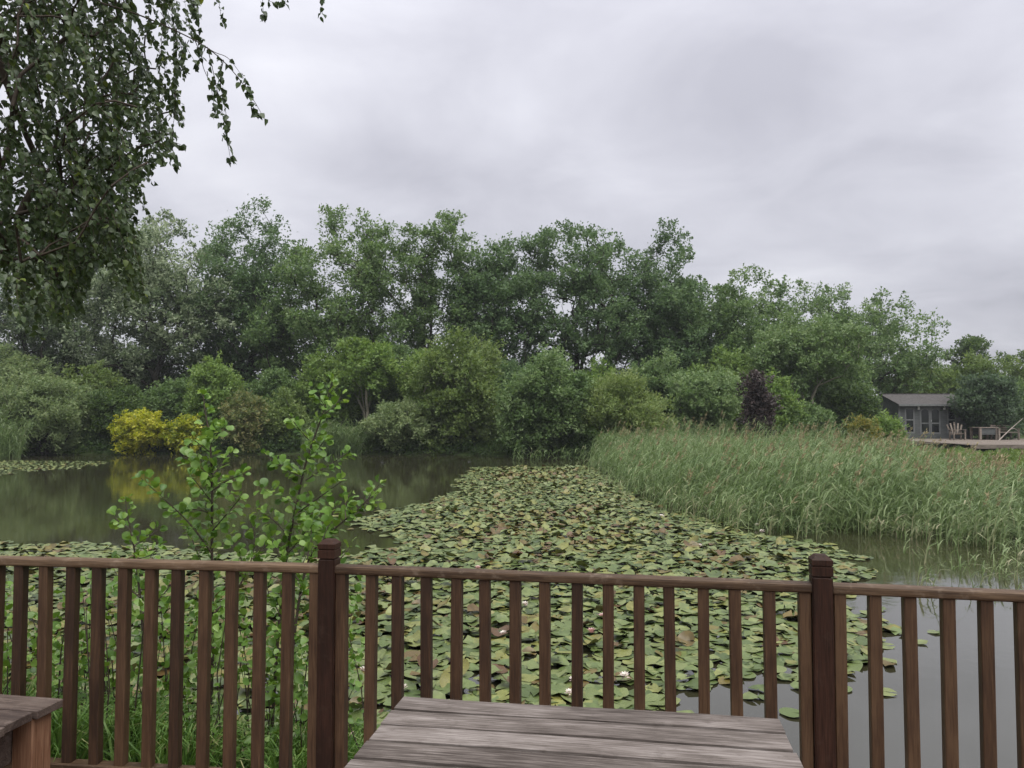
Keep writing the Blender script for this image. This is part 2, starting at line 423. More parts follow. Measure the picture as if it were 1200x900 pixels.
def water_mat():
    m, nt, out = new_mat('pond_water')
    tc_ = nd(nt, 'ShaderNodeTexCoord')
    mp = nd(nt, 'ShaderNodeMapping'); mp.inputs['Scale'].default_value = (1.0, 1.0, 1.0)
    nt.links.new(tc_.outputs['Object'], mp.inputs['Vector'])
    n1 = nd(nt, 'ShaderNodeTexNoise'); n1.inputs['Scale'].default_value = 5.0; n1.inputs['Detail'].default_value = 3
    n2 = nd(nt, 'ShaderNodeTexNoise'); n2.inputs['Scale'].default_value = 0.35; n2.inputs['Detail'].default_value = 2
    nt.links.new(mp.outputs[0], n1.inputs['Vector']); nt.links.new(mp.outputs[0], n2.inputs['Vector'])
    # ripples only where the wind reaches the surface
    rr = nd(nt, 'ShaderNodeValToRGB'); set_ramp(rr, [(0.4, (0.15,) * 3), (0.65, (1.0,) * 3)])
    nt.links.new(n2.outputs['Fac'], rr.inputs['Fac'])
    mu = nd(nt, 'ShaderNodeMath', operation='MULTIPLY'); nt.links.new(n1.outputs['Fac'], mu.inputs[0]); nt.links.new(rr.outputs[0], mu.inputs[1])
    bp = nd(nt, 'ShaderNodeBump'); bp.inputs['Strength'].default_value = 0.13; bp.inputs['Distance'].default_value = 0.02
    nt.links.new(mu.outputs[0], bp.inputs['Height'])
    pb = nd(nt, 'ShaderNodeBsdfPrincipled')
    pb.inputs['Base Color'].default_value = (0.03, 0.029, 0.015, 1)
    pb.inputs['Roughness'].default_value = 0.05
    pb.inputs['IOR'].default_value = 2.1
    nt.links.new(bp.outputs[0], pb.inputs['Normal'])
    nt.links.new(pb.outputs[0], out.inputs['Surface'])
    return m
M['water'] = water_mat()

def ground_mat():
    m, nt, out = new_mat('grassy_ground')
    tc_ = nd(nt, 'ShaderNodeTexCoord')
    n1 = nd(nt, 'ShaderNodeTexNoise'); n1.inputs['Scale'].default_value = 1.2; n1.inputs['Detail'].default_value = 8; n1.inputs['Roughness'].default_value = 0.65
    nt.links.new(tc_.outputs['Object'], n1.inputs['Vector'])
    rp = nd(nt, 'ShaderNodeValToRGB'); set_ramp(rp, [(0.3, (0.035, 0.03, 0.018)), (0.5, (0.05, 0.075, 0.025)), (0.7, (0.08, 0.11, 0.04))])
    nt.links.new(n1.outputs['Fac'], rp.inputs['Fac'])
    pb = nd(nt, 'ShaderNodeBsdfPrincipled'); pb.inputs['Roughness'].default_value = 0.95; pb.inputs['Specular IOR Level'].default_value = 0.1
    nt.links.new(rp.outputs[0], pb.inputs['Base Color'])
    bp = nd(nt, 'ShaderNodeBump'); bp.inputs['Strength'].default_value = 0.6; bp.inputs['Distance'].default_value = 0.08
    nt.links.new(n1.outputs['Fac'], bp.inputs['Height']); nt.links.new(bp.outputs[0], pb.inputs['Normal'])
    nt.links.new(pb.outputs[0], out.inputs['Surface'])
    return m
M['ground'] = ground_mat()

# ------------------------------------------------------------------ ground and pond
DECK = EYE - 1.53                     # top of the deck boards
POND = [(-60, 38.5), (-30, 39.5), (-14, 40.2), (-6, 40.0), (-2, 39.0), (1.5, 37.5), (4.5, 35.5), (9, 33.0), (14, 29), (19, 25), (25, 21),
        (34, 18), (44, 12), (44, -8), (-0.7, -8), (-0.8, 2.0), (-1.1, 3.9), (-2.2, 4.6), (-4.2, 5.2), (-7, 5.2), (-14, 6.5), (-60, 9)]

def dist_poly(x, y, poly):
    d = np.full(x.shape, 1e9)
    for i in range(len(poly)):
        x1, y1 = poly[i]; x2, y2 = poly[(i + 1) % len(poly)]
        ex, ey = x2 - x1, y2 - y1
        t = np.clip(((x - x1) * ex + (y - y1) * ey) / (ex * ex + ey * ey), 0, 1)
        d = np.minimum(d, np.hypot(x - x1 - t * ex, y - y1 - t * ey))
    return np.where(in_poly(x, y, poly), -d, d)       # negative inside the pond

def ground_z(x, y):
    x = np.asarray(x, float); y = np.asarray(y, float)
    d = dist_poly(x, y, POND)
    near = np.clip((9 - y) / 4, 0, 1)
    east = np.clip((x - 11) / 4, 0, 1) * np.clip((47 - y) / 3, 0, 1)
    top = (0.55 - 0.33 * east) * (1 - near) + 0.22 * near
    land = -0.06 + (top + 0.06) * (1 - np.exp(-np.maximum(d, 0) / 0.9))
    bump = 0.05 * np.sin(x * 1.7 + y * 0.6) * np.sin(y * 1.3 - x * 0.4)
    return np.where(d > 0, land + bump * np.clip(d / 2, 0, 1), np.maximum(-1.1, -0.06 + 0.35 * d))

xs = np.concatenate([[-3000, -900, -300, -120], np.linspace(-62, 62, 150), [120, 300, 900, 3000]])
ys = np.concatenate([[-3000, -600, -100, -30], np.linspace(-9, 80, 150), [130, 300, 900, 3500]])
gx, gy = np.meshgrid(xs, ys, indexing='ij')
gz = ground_z(gx, gy)
gv = np.stack([gx, gy, gz], -1).reshape(-1, 3)
nx, ny = len(xs), len(ys)
ii, jj = np.meshgrid(np.arange(nx - 1), np.arange(ny - 1), indexing='ij')
gq = np.stack([ii * ny + jj, (ii + 1) * ny + jj, (ii + 1) * ny + jj + 1, ii * ny + jj + 1], -1).reshape(-1, 4)
tag(link('ground', mesh_np('ground', gv, [gq], M['ground'], smooth=True)), kind='structure')

wv = np.array([[-61, -8.5, 0], [45, -8.5, 0], [45, 42, 0], [-61, 42, 0]], float)
tag(link('pond_water', mesh_np('pond_water', wv, [np.array([[0, 1, 2, 3]])], M['water'])), kind='structure')

# ------------------------------------------------------------------ trees and shrubs
def skeleton(clusters, base, trunk_h, lean, r_base, stems=1, stem_spread=0.0, droop=0.0):
    """grow limbs from trunk(s) to every leaf cluster; returns tubes (pts, radii)"""
    nodes = []; parent = []; load = []
    def add(p, par):
        nodes.append(np.array(p, float)); parent.append(par); load.append(0.0)
        return len(nodes) - 1
    heads = []
    for s in range(stems):
        ang = rng.uniform(0, 2 * math.pi)
        o = np.array([math.cos(ang), math.sin(ang), 0]) * stem_spread * 0.0
        out = np.array([math.cos(ang), math.sin(ang), 0]) * stem_spread * (1.0 if stems > 1 else 0)
        par = -1
        k = 6
        for i in range(k + 1):
            t = i / k
            w = np.array([rng.normal(0, 0.02), rng.normal(0, 0.02), 0]) * trunk_h * (t > 0)
            par = add(base + o + out * t + np.array([lean[0] * t, lean[1] * t, trunk_h * t]) + w, par)
    order = np.argsort(np.linalg.norm(clusters - (base + np.array([0, 0, trunk_h * 0.6])), axis=1))
    for ci in order:
        c = clusters[ci]
        N = np.array(nodes)
        dv = c - N
        d = np.linalg.norm(dv, axis=1)
        pen = np.where(dv[:, 2] < 0.15 * d, 1.5 * d, 0) + np.where(N[:, 2] < base[2] + 0.3, 3, 0)
        j = int(np.argmin(d + pen))
        p0 = N[j]; L = d[j]
        m = max(2, min(4, int(L / 0.7) + 1))
        par = j
        sag = np.array([0, 0, 1]) * L * (0.12 - droop)
        for i in range(1, m + 1):
            t = i / m
            p = p0 + (c - p0) * t + sag * math.sin(math.pi * t) * 0.8 + (rng.normal(0, 0.05, 3) * L if i < m else 0)
            par = add(p, par)
        load[par] += 1.0
    n = len(nodes)
    for i in range(n - 1, 0, -1):
        if parent[i] >= 0: load[parent[i]] += load[i]
    tot = max(load)
    rad = np.array([max(0.012, r_base * (max(l, 0.4) / tot) ** 0.55) for l in load])
    return np.array(nodes), parent, rad

def tubes_mesh(name, nodes, parent, rad, mat, sides=4):
    p = np.array(parent)
    k = np.where(p >= 0)[0]
    a, b = nodes[p[k]], nodes[k]
    ra, rb = np.minimum(rad[p[k]], rad[k] * 1.6), rad[k]
    t = norm(b - a)
    ref = np.where(np.abs(t[:, 2:3]) > 0.9, np.array([[1., 0, 0]]), np.array([[0, 0, 1.]]))
    s = norm(np.cross(t, ref)); q = np.cross(t, s)
    ang = np.linspace(0, 2 * math.pi, sides, endpoint=False)
    ring = s[:, None] * np.cos(ang)[None, :, None] + q[:, None] * np.sin(ang)[None, :, None]
    v = np.stack([a[:, None] + ring * ra[:, None, None], b[:, None] + ring * rb[:, None, None] + (t * rb[:, None] * 0.5)[:, None]], 1).reshape(-1, 3)
    base = (np.arange(len(k)) * 2 * sides)[:, None]
    j = np.arange(sides)[None]
    f = np.stack([base + j, base + (j + 1) % sides, base + sides + (j + 1) % sides, base + sides + j], -1).reshape(-1, 4)
    return mesh_np(name, v, [f], mat, smooth=True)

def crown_leaves(name, clusters, crad, per, mat, L, W, flat=0.75, up=0.35, hang=0.0, tb=0.5, ts=0.22, wind=(0.25, 0, 0)):
    """every cluster is a handful of sprays, every spray a loose tuft of leaves"""
    n = len(clusters)
    ns = np.maximum(4, (11 * (crad / crad.mean()) ** 2).astype(int))
    si = np.repeat(np.arange(n), ns)
    k = len(si)
    dr = rand_dir(k); dr[:, 2] = np.where(rng.random(k) < 0.4, np.abs(dr[:, 2]), dr[:, 2])
    far = rng.uniform(0.25, 0.95, k) * np.where(rng.random(k) < 0.11, rng.uniform(1.1, 1.6, k), 1.0)
    so = dr * (crad[si] * far)[:, None]; so[:, 2] *= flat
    sc = clusters[si] + so
    ax = norm(dr + rand_dir(k) * 0.5 + np.array([wind[0], wind[1], 0.45 - hang]))    # spray axis
    sl = crad[si] * rng.uniform(0.35, 0.75, k)
    st = rng.normal(0, 0.1, k)
    m1 = np.maximum(3, (per * 1.32 / 11 * rng.uniform(0.6, 1.4, k)).astype(int))
    idx = np.repeat(np.arange(k), m1); m = len(idx)
    t = rng.uniform(-0.5, 0.6, m)
    c = sc[idx] + ax[idx] * (sl[idx] * t)[:, None] + rng.normal(0, 1, (m, 3)) * (sl[idx] * 0.26 * (1.1 - t))[:, None]
    d = norm(ax[idx] * 0.7 + rand_dir(m) * 0.85 + np.array([wind[0] * 0.6, 0, -hang]))
    nr = norm(dr[idx] * 0.35 + np.array([-0.15, -0.3, up + 0.4]) + rand_dir(m) * 0.75)
    nr = norm(nr - d * np.sum(nr * d, 1, keepdims=True))
    v, q = leaf_quads(c, d, nr, L * rng.uniform(0.6, 1.3, m), W * rng.uniform(0.65, 1.35, m), True)
    ctint = rng.normal(0, 0.07, n)
    tt = np.clip(tb + ctint[si[idx]] + st[idx] + rng.normal(0, ts, m), 0, 1)
    return mesh_np(name, v, [q], mat, tt)

def crown_clusters(cx, cy, z0, z1, rx, ry, n, crad, k=4, shell=0.5, cone=0.0, hole=None):
    """cluster centres of an uneven crown: several upright sub-crowns of unequal height grown into one another"""
    H = z1 - z0
    subs = []
    for i in range(k):
        a = 2 * math.pi * (i + rng.uniform(-0.3, 0.3)) / k
        off = 0.0 if i == 0 else rng.uniform(0.35, 0.6)
        top = 1.0 if i == 0 else rng.uniform(0.72, 0.98)
        bot = 0.0 if i == 0 else rng.uniform(0.0, 0.22)
        w = rng.uniform(0.5, 0.66) * (1.0 if i else 1.2)
        if i == 0: a = rng.uniform(0, 6.28); off = rng.uniform(0, 0.2)
        subs.append((cx + math.cos(a) * off * rx, cy + math.sin(a) * off * ry, z0 + H * bot, z0 + H * top, w * rx, w * ry))
    vol = np.array([q[4] * q[5] * (q[3] - q[2]) for q in subs]); pr = vol / vol.sum()
    out = np.zeros((0, 3)); tries = 0
    while len(out) < n and tries < n * 60:
        tries += 1
        sx, sy, s0, s1, wx, wy = subs[rng.choice(k, p=pr)]
        p = rng.uniform(-1, 1, 3)
        f = (p[2] + 1) / 2
        # widest at a third to a half of the height, rounded top, narrower foot
        prof = min(1.0, 0.55 + 1.1 * f) * math.sqrt(max(0.0, 1 - max(0, (f - 0.4) / 0.6) ** 3.2)) * (1 - cone * f)
        r = math.hypot(p[0], p[1]) / max(prof, 0.02)
        if r > 1 or (r < shell * rng.random() ** 0.4 and f < 0.85): continue
        q = np.array([sx + p[0] * wx, sy + p[1] * wy, s0 + f * (s1 - s0)])
        if hole is not None and rng.random() < 0.8 and hole(q): continue
        if len(out) and np.min(np.linalg.norm(out - q, axis=1)) < crad * 0.5: continue
        out = np.concatenate([out, q[None]])
    return out

def plant(name, label, cat, u, vtop, Y, span, z0f, mat, n=110, per=170, L=0.2, W=0.13, crad=0.75, bark='bark', trunk=0.55, rb=0.2,
          stems=1, spread=0.0, depth=0.8, group=None, subs=5, flat=0.75, up=0.35, hang=0.0, cone=0.0, lean=(0, 0), shell=0.5, tb=0.5, ts=0.22, hole=None, top_extra=0.0):
    """u: photo column of the crown's middle; vtop: photo row of its top; Y: distance; span: photo width; z0f: where the crown starts, as share of height"""
    top = at(u, vtop, Y)
    x = top[0]; zt = top[2]
    zb = float(ground_z(np.array([x]), np.array([Y]))[0])
    zb = max(zb, -0.05)
    h = zt - zb
    rx = span / 2 / F * Y * 1.2
    root = empty(name, (x, Y, zb))
    tag(root, label, cat, group)
    hl = None
    if hole is not None:
        def hl(p, hole=hole):
            uu, vv = proj(p + np.array([x, Y, zb]))
            for (hu, hv, hr) in hole:
                if (uu - hu) ** 2 + (vv - hv) ** 2 < hr * hr: return True
            return False
    cl = crown_clusters(0, 0, h * z0f + crad * 0.3, h - crad * 0.55, max(rx - crad * 0.55, 0.3), max(rx * depth - crad * 0.4, 0.3), n, crad, k=subs, cone=cone, shell=shell, hole=hl)
    cr_ = crad * rng.uniform(0.6, 1.35, len(cl))
    nodes, par, rad = skeleton(cl, np.array([0, 0, -0.15]), h * trunk, lean, rb, stems, spread)
    link('trunk', tubes_mesh('trunk', nodes, par, rad, M[bark]), root)
    cm = crown_leaves('crown', cl, cr_, per, M[mat], L, W, flat, up, hang, tb, ts)
    tag(link('crown', cm, root), kind='stuff')
    return root

TALL = 'tall trees in a row behind the pond'
SHR = 'shrubs along the far bank'
# --- the tall row (left to right)
plant('poplar_tree', 'silvery green tree half hidden behind the drooping birch twigs', 'tree', 35, 258, 50, 200, 0.1, 'silver', 231, 147, crad=0.9, rb=0.26, group=TALL, tb=0.42)
plant('poplar_tree', 'tall silver-leaved tree rising beside the drooping birch twigs', 'tree', 190, 238, 48, 175, 0.08, 'silver', 231, 156, crad=0.85, rb=0.26, group=TALL, tb=0.6, ts=0.26)
plant('ash_tree', 'tall dark green tree with full rounded crown beside the silver-leaved tree', 'tree', 296, 228, 51, 145, 0.1, 'alder', 219, 147, crad=0.9, rb=0.28, group=TALL, tb=0.42)
plant('ash_tree', 'tall tree with sky showing between its bare inner branches', 'tree', 400, 231, 49, 175, 0.12, 'ash', 207, 147, crad=0.8, rb=0.3, group=TALL, tb=0.55, shell=0.6,
      hole=[(390, 330, 19), (376, 362, 12), (414, 358, 14), (398, 388, 10)])
plant('ash_tree', 'tall loose-crowned tree with a ragged pointed top above the pale shrub', 'tree', 508, 245, 50, 160, 0.15, 'ash', 201, 137, crad=0.75, rb=0.26, group=TALL, tb=0.45, shell=0.6,
      hole=[(488, 322, 13), (526, 330, 10), (505, 385, 12)])
plant('ash_tree', 'lower leafy tree filling the dip in the tall tree line', 'tree', 588, 277, 49, 130, 0.12, 'alder', 183, 147, crad=0.8, rb=0.24, group=TALL, tb=0.5, hole=[(600, 400, 12), (585, 440, 9)])
plant('alder_tree', 'tall airy tree with thin dark trunks and sky showing through its middle', 'tree', 676, 243, 50, 165, 0.14, 'alder', 219, 137, crad=0.75, rb=0.2, stems=5, spread=1.2, group=TALL, tb=0.5, shell=0.65,
      hole=[(655, 370, 11), (682, 385, 12), (700, 355, 9), (668, 330, 8)])
plant('alder_tree', 'tall bluish green tree with a narrow spiky top', 'tree', 785, 260, 50, 160, 0.06, 'alder', 231, 151, crad=0.8, rb=0.24, group=TALL, tb=0.46, cone=0.45)
plant('ash_tree', 'rounded lower tree between the spiky-topped tree and the broad round-headed one', 'tree', 862, 298, 50, 170, 0.04, 'ash', 213, 151, crad=0.8, rb=0.24, group=TALL, tb=0.5)
plant('ash_tree', 'broad round-headed tree standing behind the grey summerhouse roof', 'tree', 985, 314, 56, 205, 0.08, 'ash', 231, 161, crad=0.9, rb=0.32, group=TALL, tb=0.5)
plant('pine_tree', 'small windswept tree with flat layered top above the hedge', 'tree', 1146, 386, 60, 78, 0.45, 'dense', 26, 150, L=0.24, W=0.12, crad=0.7, rb=0.16, flat=0.4, subs=3, group='small trees above the hedge')
plant('young_tree', 'thin sparse young tree with upright twigs above the hedge', 'tree', 1196, 396, 60, 50, 0.4, 'dense', 26, 60, L=0.24, W=0.12, crad=0.5, rb=0.12, group='small trees above the hedge')
# two more of the row stand beyond the birch, out of the photograph
def copy_thing(src, loc, label):
    r = src.copy(); COL.objects.link(r); r.location = loc; r['label'] = label
    for ch in src.children:
        c = ch.copy(); COL.objects.link(c); c.parent = r
    return r
row_end = [o for o in bpy.data.objects if o.name.startswith('poplar_tree')][0]
for k, dx in enumerate((-11.0, -21.0)):
    copy_thing(row_end, (row_end.location.x + dx, row_end.location.y - 1.5 * k, row_end.location.z), ['silvery green tree next along from the one behind the birch twigs', 'silvery green tree ending the row beyond the birch'][k])
# --- shrubs and small trees on the far bank
plant('willow_shrub', 'large rounded grey-green willow shrub at the water beside the reeds', 'shrub', 56, 427, 39.8, 112, 0.0, 'willow', 130, 170, L=0.2, W=0.075, crad=0.6, bark='bark_dark', trunk=0.4, rb=0.1, stems=5, spread=0.8, group=SHR, tb=0.55)
plant('dense_shrub', 'small dark dense rounded shrub between the willow shrub and golden shrub', 'shrub', 137, 447, 41.0, 54, 0.0, 'dense', 70, 190, L=0.13, W=0.08, crad=0.5, bark='bark_dark', trunk=0.4, rb=0.08, stems=3, spread=0.4, group=SHR, tb=0.6, ts=0.15)
plant('golden_shrub', 'bright golden-yellow shrub, the bigger and rounder of the pair', 'shrub', 170, 480, 39.9, 66, 0.0, 'gold', 75, 150, L=0.15, W=0.1, crad=0.4, bark='bark_dark', trunk=0.4, rb=0.05, stems=4, spread=0.4, group='golden shrubs on the far bank', tb=0.6)
plant('golden_shrub', 'smaller golden-yellow shrub turning green on one side', 'shrub', 221, 487, 40.2, 44, 0.0, 'gold', 45, 140, L=0.15, W=0.1, crad=0.4, bark='bark_dark', trunk=0.4, rb=0.05, stems=3, spread=0.3, group='golden shrubs on the far bank', tb=0.4)
plant('small_tree', 'small light green tree rising behind the smaller golden shrub', 'tree', 254, 420, 42.0, 74, 0.1, 'fresh', 85, 165, L=0.17, W=0.1, crad=0.55, trunk=0.55, rb=0.08, group=SHR, cone=0.25, tb=0.5)
plant('variegated_shrub', 'brownish cream variegated shrub overhanging the dark water edge', 'shrub', 289, 455, 40.6, 50, 0.0, 'variegated', 60, 150, L=0.16, W=0.1, crad=0.5, bark='bark_dark', trunk=0.4, rb=0.06, stems=3, spread=0.4, group=SHR, tb=0.55)
plant('conical_shrub', 'upright pointed light green shrub beside the brownish variegated shrub', 'shrub', 334, 453, 41.2, 52, 0.0, 'olive', 65, 160, L=0.15, W=0.09, crad=0.5, bark='bark_dark', trunk=0.6, rb=0.06, group=SHR, cone=0.6, tb=0.6)
plant('sallow_tree', 'light green small tree with slender pale trunks showing below', 'tree', 433, 387, 43.5, 84, 0.32, 'fresh', 85, 165, L=0.19, W=0.11, crad=0.62, bark='bark_pale', trunk=0.6, rb=0.09, stems=4, spread=0.7, group=SHR, tb=0.5)
plant('silver_shrub', 'low rounded silvery shrub right at the far water edge', 'shrub', 472, 467, 40.6, 82, 0.0, 'willow', 85, 160, L=0.18, W=0.08, crad=0.55, bark='bark_dark', trunk=0.4, rb=0.06, stems=4, spread=0.5, group=SHR, tb=0.72)
plant('hazel_tree', 'bushy tree with pale green top and dark skirt hanging to the water', 'tree', 545, 378, 40.6, 112, 0.0, 'olive', 170, 170, L=0.18, W=0.1, crad=0.65, bark='bark_pale', trunk=0.55, rb=0.12, stems=4, spread=0.7, group=SHR, tb=0.48)
plant('pale_shrub', 'small pale bushy tree leaning into the hazel from behind', 'tree', 500, 393, 43.0, 66, 0.15, 'fresh', 70, 165, L=0.19, W=0.11, crad=0.6, bark='bark_pale', trunk=0.6, rb=0.08, stems=2, spread=0.4, group=SHR, tb=0.6)
plant('alder_shrub', 'big fresh green shrub with leaves down to the end of the lily pads', 'shrub', 648, 412, 37.6, 108, 0.0, 'ash', 170, 170, L=0.17, W=0.1, crad=0.62, bark='bark_dark', trunk=0.55, rb=0.1, stems=3, spread=0.6, group=SHR, tb=0.62)
plant('osier_shrub', 'feathery yellowish grey willow shrub rising behind the reeds', 'shrub', 736, 434, 36.5, 100, 0.0, 'olive', 110, 170, L=0.22, W=0.05, crad=0.55, bark='bark_dark', trunk=0.45, rb=0.06, stems=6, spread=0.9, group=SHR, tb=0.75, up=0.1)
plant('leafy_shrub', 'mid green shrub with thin bare twigs between osier and purple shrub', 'shrub', 830, 422, 40, 86, 0.05, 'ash', 100, 165, L=0.17, W=0.1, crad=0.6, bark='bark_dark', trunk=0.5, rb=0.08, stems=3, spread=0.5, group=SHR, tb=0.75)
plant('purple_shrub', 'narrow dark purple-leaved shrub standing behind the reeds', 'shrub', 888, 432, 36, 30, 0.0, 'purple', 60, 110, L=0.15, W=0.1, crad=0.42, bark='bark_dark', trunk=0.7, rb=0.06, group=SHR, tb=0.5, depth=1.0)
plant('rowan_tree', 'slender light green tree with several pale forked trunks', 'tree', 943, 362, 43, 112, 0.34, 'ash', 120, 170, L=0.18, W=0.1, crad=0.65, bark='bark_pale', trunk=0.55, rb=0.09, stems=3, spread=0.8, group=SHR, tb=0.72)
plant('leafy_shrub', 'low green shrub filling the space under the slender forked tree', 'shrub', 940, 470, 41, 80, 0.0, 'ash', 70, 160, L=0.17, W=0.1, crad=0.6, bark='bark_dark', trunk=0.5, rb=0.06, stems=3, spread=0.5, group=SHR, tb=0.6)
plant('orange_shrub', 'orange-tinged yellow shrub in front of the summerhouse side wall', 'shrub', 1012, 488, 38, 32, 0.0, 'orange', 34, 130, L=0.16, W=0.07, crad=0.4, bark='bark_dark', trunk=0.45, rb=0.04, stems=3, spread=0.3, group=SHR)
plant('leafy_shrub', 'green shrub against the front corner of the grey summerhouse', 'shrub', 1040, 484, 39, 34, 0.0, 'fresh', 45, 150, L=0.16, W=0.08, crad=0.42, bark='bark_dark', trunk=0.5, rb=0.04, stems=3, spread=0.3, group=SHR, tb=0.45)
plant('conifer_shrub', 'dark bluish shrub hiding one end of the grey summerhouse', 'shrub', 1157, 432, 45.2, 62, 0.0, 'bluish', 120, 170, L=0.18, W=0.1, crad=0.6, bark='bark_dark', trunk=0.6, rb=0.1, group=SHR, tb=0.55)
plant('leafy_shrub', 'rich green shrub behind the wooden garden bench', 'shrub', 1186, 440, 49, 84, 0.0, 'ash', 110, 165, L=0.18, W=0.1, crad=0.65, bark='bark_dark', trunk=0.5, rb=0.1, stems=3, spread=0.5, group=SHR, tb=0.6)
for (u_, v_, Y_, s_, k_, lab) in [
        (18, 405, 44.5, 100, 'willow', 'pale green bush behind the large rounded willow shrub'), (112, 425, 44, 80, 'olive', 'olive green bush behind the small dark dense shrub'),
        (205, 440, 43.5, 70, 'ash', 'green bush rising behind the gap between the golden shrubs'), (318, 430, 44, 70, 'ash', 'green bush behind the upright pointed shrub'),
        (384, 412, 44.5, 80, 'fresh', 'light green bush beside the slender pale trunks'), (468, 395, 45.5, 90, 'ash', 'leafy green bush behind the low silvery shrub'),
        (603, 418, 44.5, 90, 'alder', 'dull green bush between the hazel and the big fresh green shrub'), (694, 420, 44, 90, 'fresh', 'light green bush behind the feathery willow shrub'),
        (778, 412, 43.5, 80, 'ash', 'leafy bush rising between the feathery willow and twiggy shrub'), (860, 398, 45, 90, 'fresh', 'light green bush behind the purple shrub'),
        (908, 440, 40.5, 60, 'fresh', 'low light green bush right beside the purple shrub'), (990, 420, 45, 80, 'ash', 'leafy green bush on the far side of the slender forked tree'),
        (1003, 452, 43.5, 46, 'dense', 'added dark bush standing in for the shaded summerhouse gable')]:  # last one: dark foliage added in place of the shade on the side wall
    plant('leafy_bush', lab, 'bush', u_, v_, Y_, s_, 0.0, k_, 95, 150, L=0.18, W=0.1, crad=0.6, bark='bark_dark', trunk=0.5, rb=0.08, stems=3, spread=0.6, group='bushes behind the far bank shrubs', tb=0.55, depth=0.6)
# --- denser growth behind, closing the view under the tall crowns
HEDGE = 'understorey shrubs under the tall trees'
hedge = [(-40, 395, 52, 150, 'alder'), (75, 400, 53, 130, 'dense'), (170, 385, 52, 130, 'dense'), (250, 400, 51, 110, 'alder'), (335, 415, 52, 120, 'dense'), (425, 440, 53, 110, 'dense'),
         (520, 440, 52, 120, 'alder'), (615, 450, 51, 110, 'dense'), (700, 435, 52, 110, 'alder'), (780, 400, 49, 120, 'alder'), (862, 385, 52, 130, 'ash'), (960, 440, 54, 120, 'dense')]
under = ['at the end of the row behind the birch', 'behind the large rounded willow shrub', 'beneath the tall silver-leaved tree', 'behind the small light green tree', 'beneath the full rounded dark tree',
         'beneath the tree with bare inner branches', 'behind the hazel and its pale neighbour', 'beneath the lower tree in the dip', 'beneath the airy tree with thin trunks',
         'beneath the spiky-topped tree', 'behind the purple shrub', 'beneath the broad round-headed tree']
for (u_, v_, Y_, s_, k_), un_ in zip(hedge, under):
    plant('understorey_shrub', 'dark leafy undergrowth shrub ' + un_, 'shrub', u_, v_, Y_, s_, 0.0, k_, 95, 130, L=0.24, W=0.13, crad=0.85, bark='bark_dark', trunk=0.5, rb=0.1, stems=3, spread=0.8, group=HEDGE, tb=0.4, depth=0.5)
for (u_, v_, Y_, s_, lab) in [(1075, 408, 57, 90, 'yellowish green hedge shrub behind the summerhouse roof'), (1140, 412, 57, 100, 'yellowish green hedge shrub below the windswept small tree'),
                              (1205, 416, 57, 90, 'yellowish green hedge shrub below the sparse young tree')]:
    plant('hedge_shrub', lab, 'shrub', u_, v_, Y_, s_, 0.0, 'olive', 90, 160, L=0.22, W=0.12, crad=0.75, bark='bark_dark', trunk=0.5, rb=0.1, stems=3, spread=0.6, group='hedge shrubs behind the summerhouse', tb=0.38, depth=0.5)

# ------------------------------------------------------------------ summerhouse on its terrace
CB = 46.0
TZ = at(1085, 514, CB)[2]                      # terrace boards
M['cabin'] = wood_mat('grey_painted_boards', (0.05, 0.055, 0.055), (0.08, 0.086, 0.085), (0.11, 0.117, 0.115), 'X', 0.75, 0.25, grain=0.3)
M['cabin_trim'] = wood_mat('pale_grey_trim', (0.09, 0.096, 0.096), (0.13, 0.137, 0.135), (0.17, 0.178, 0.175), 'Z', 0.7, 0.25, grain=0.3)
M['felt'] = plain_mat('grey_roof_felt', (0.075, 0.07, 0.068), 0.95, 0.1, 0.35, 9, 0.5)
M['glass_dark'] = plain_mat('dark_window_glass', (0.012, 0.014, 0.015), 0.08, 0.5, 0.05, 2)
M['inside'] = plain_mat('dark_brown_interior', (0.03, 0.028, 0.025), 0.9, 0.1, 0.2, 2)  # even dark brown of the cabin floor
M['lamp_white'] = plain_mat('white_lamp_body', (0.6, 0.6, 0.58), 0.5, 0.4, 0.05, 5)

cabin = empty('summerhouse', (at(1054, 500, CB)[0], CB, TZ))
tag(cabin, 'grey timber summerhouse with low felt roof and glazed double doors', 'summerhouse')
CW, CD, CH = 4.3, 4.2, at(1085, 473.5, CB)[2] - TZ     # width, depth, eaves height
RIDGE = at(1080, 461.5, CB + CD / 2)[2] - TZ
def ux(u): return at(u, 500, CB)[0] - cabin.location.x
def vz(v): return at(1085, v, CB)[2] - TZ
# walls with real openings in the front
openings = [(ux(1060.5), ux(1072), vz(508), vz(478)), (ux(1078.3), ux(1102.2), vz(508.6), vz(477.5)), (ux(1110), ux(1121), vz(508), vz(478))]
bm = bmesh.new()
x_prev = 0.0
for (a, b, z0, z1) in openings:
    box_bm(bm, x_prev, a, 0, 0.07, 0.0, CH)
    box_bm(bm, a, b, 0.0, 0.07, 0.0, z0)
    box_bm(bm, a, b, 0.0, 0.07, z1, CH)
    x_prev = b
box_bm(bm, x_prev, CW, 0, 0.07, 0, CH)
link('front_wall', bm_mesh('front_wall', bm, M['cabin']), cabin)
def gable(x0, x1):
    bm = bmesh.new()
    prof = [(0.072, 0), (CD - 0.072, 0), (CD - 0.072, CH), (CD / 2, RIDGE - 0.06), (0.072, CH)]
    A = [bm.verts.new((x0, y, z)) for y, z in prof]; B = [bm.verts.new((x1, y, z)) for y, z in prof]
    bm.faces.new(A); bm.faces.new(B[::-1])
    for i in range(5): bm.faces.new((A[i], A[(i + 1) % 5], B[(i + 1) % 5], B[i]))
    bmesh.ops.recalc_face_normals(bm, faces=bm.faces)
    return bm
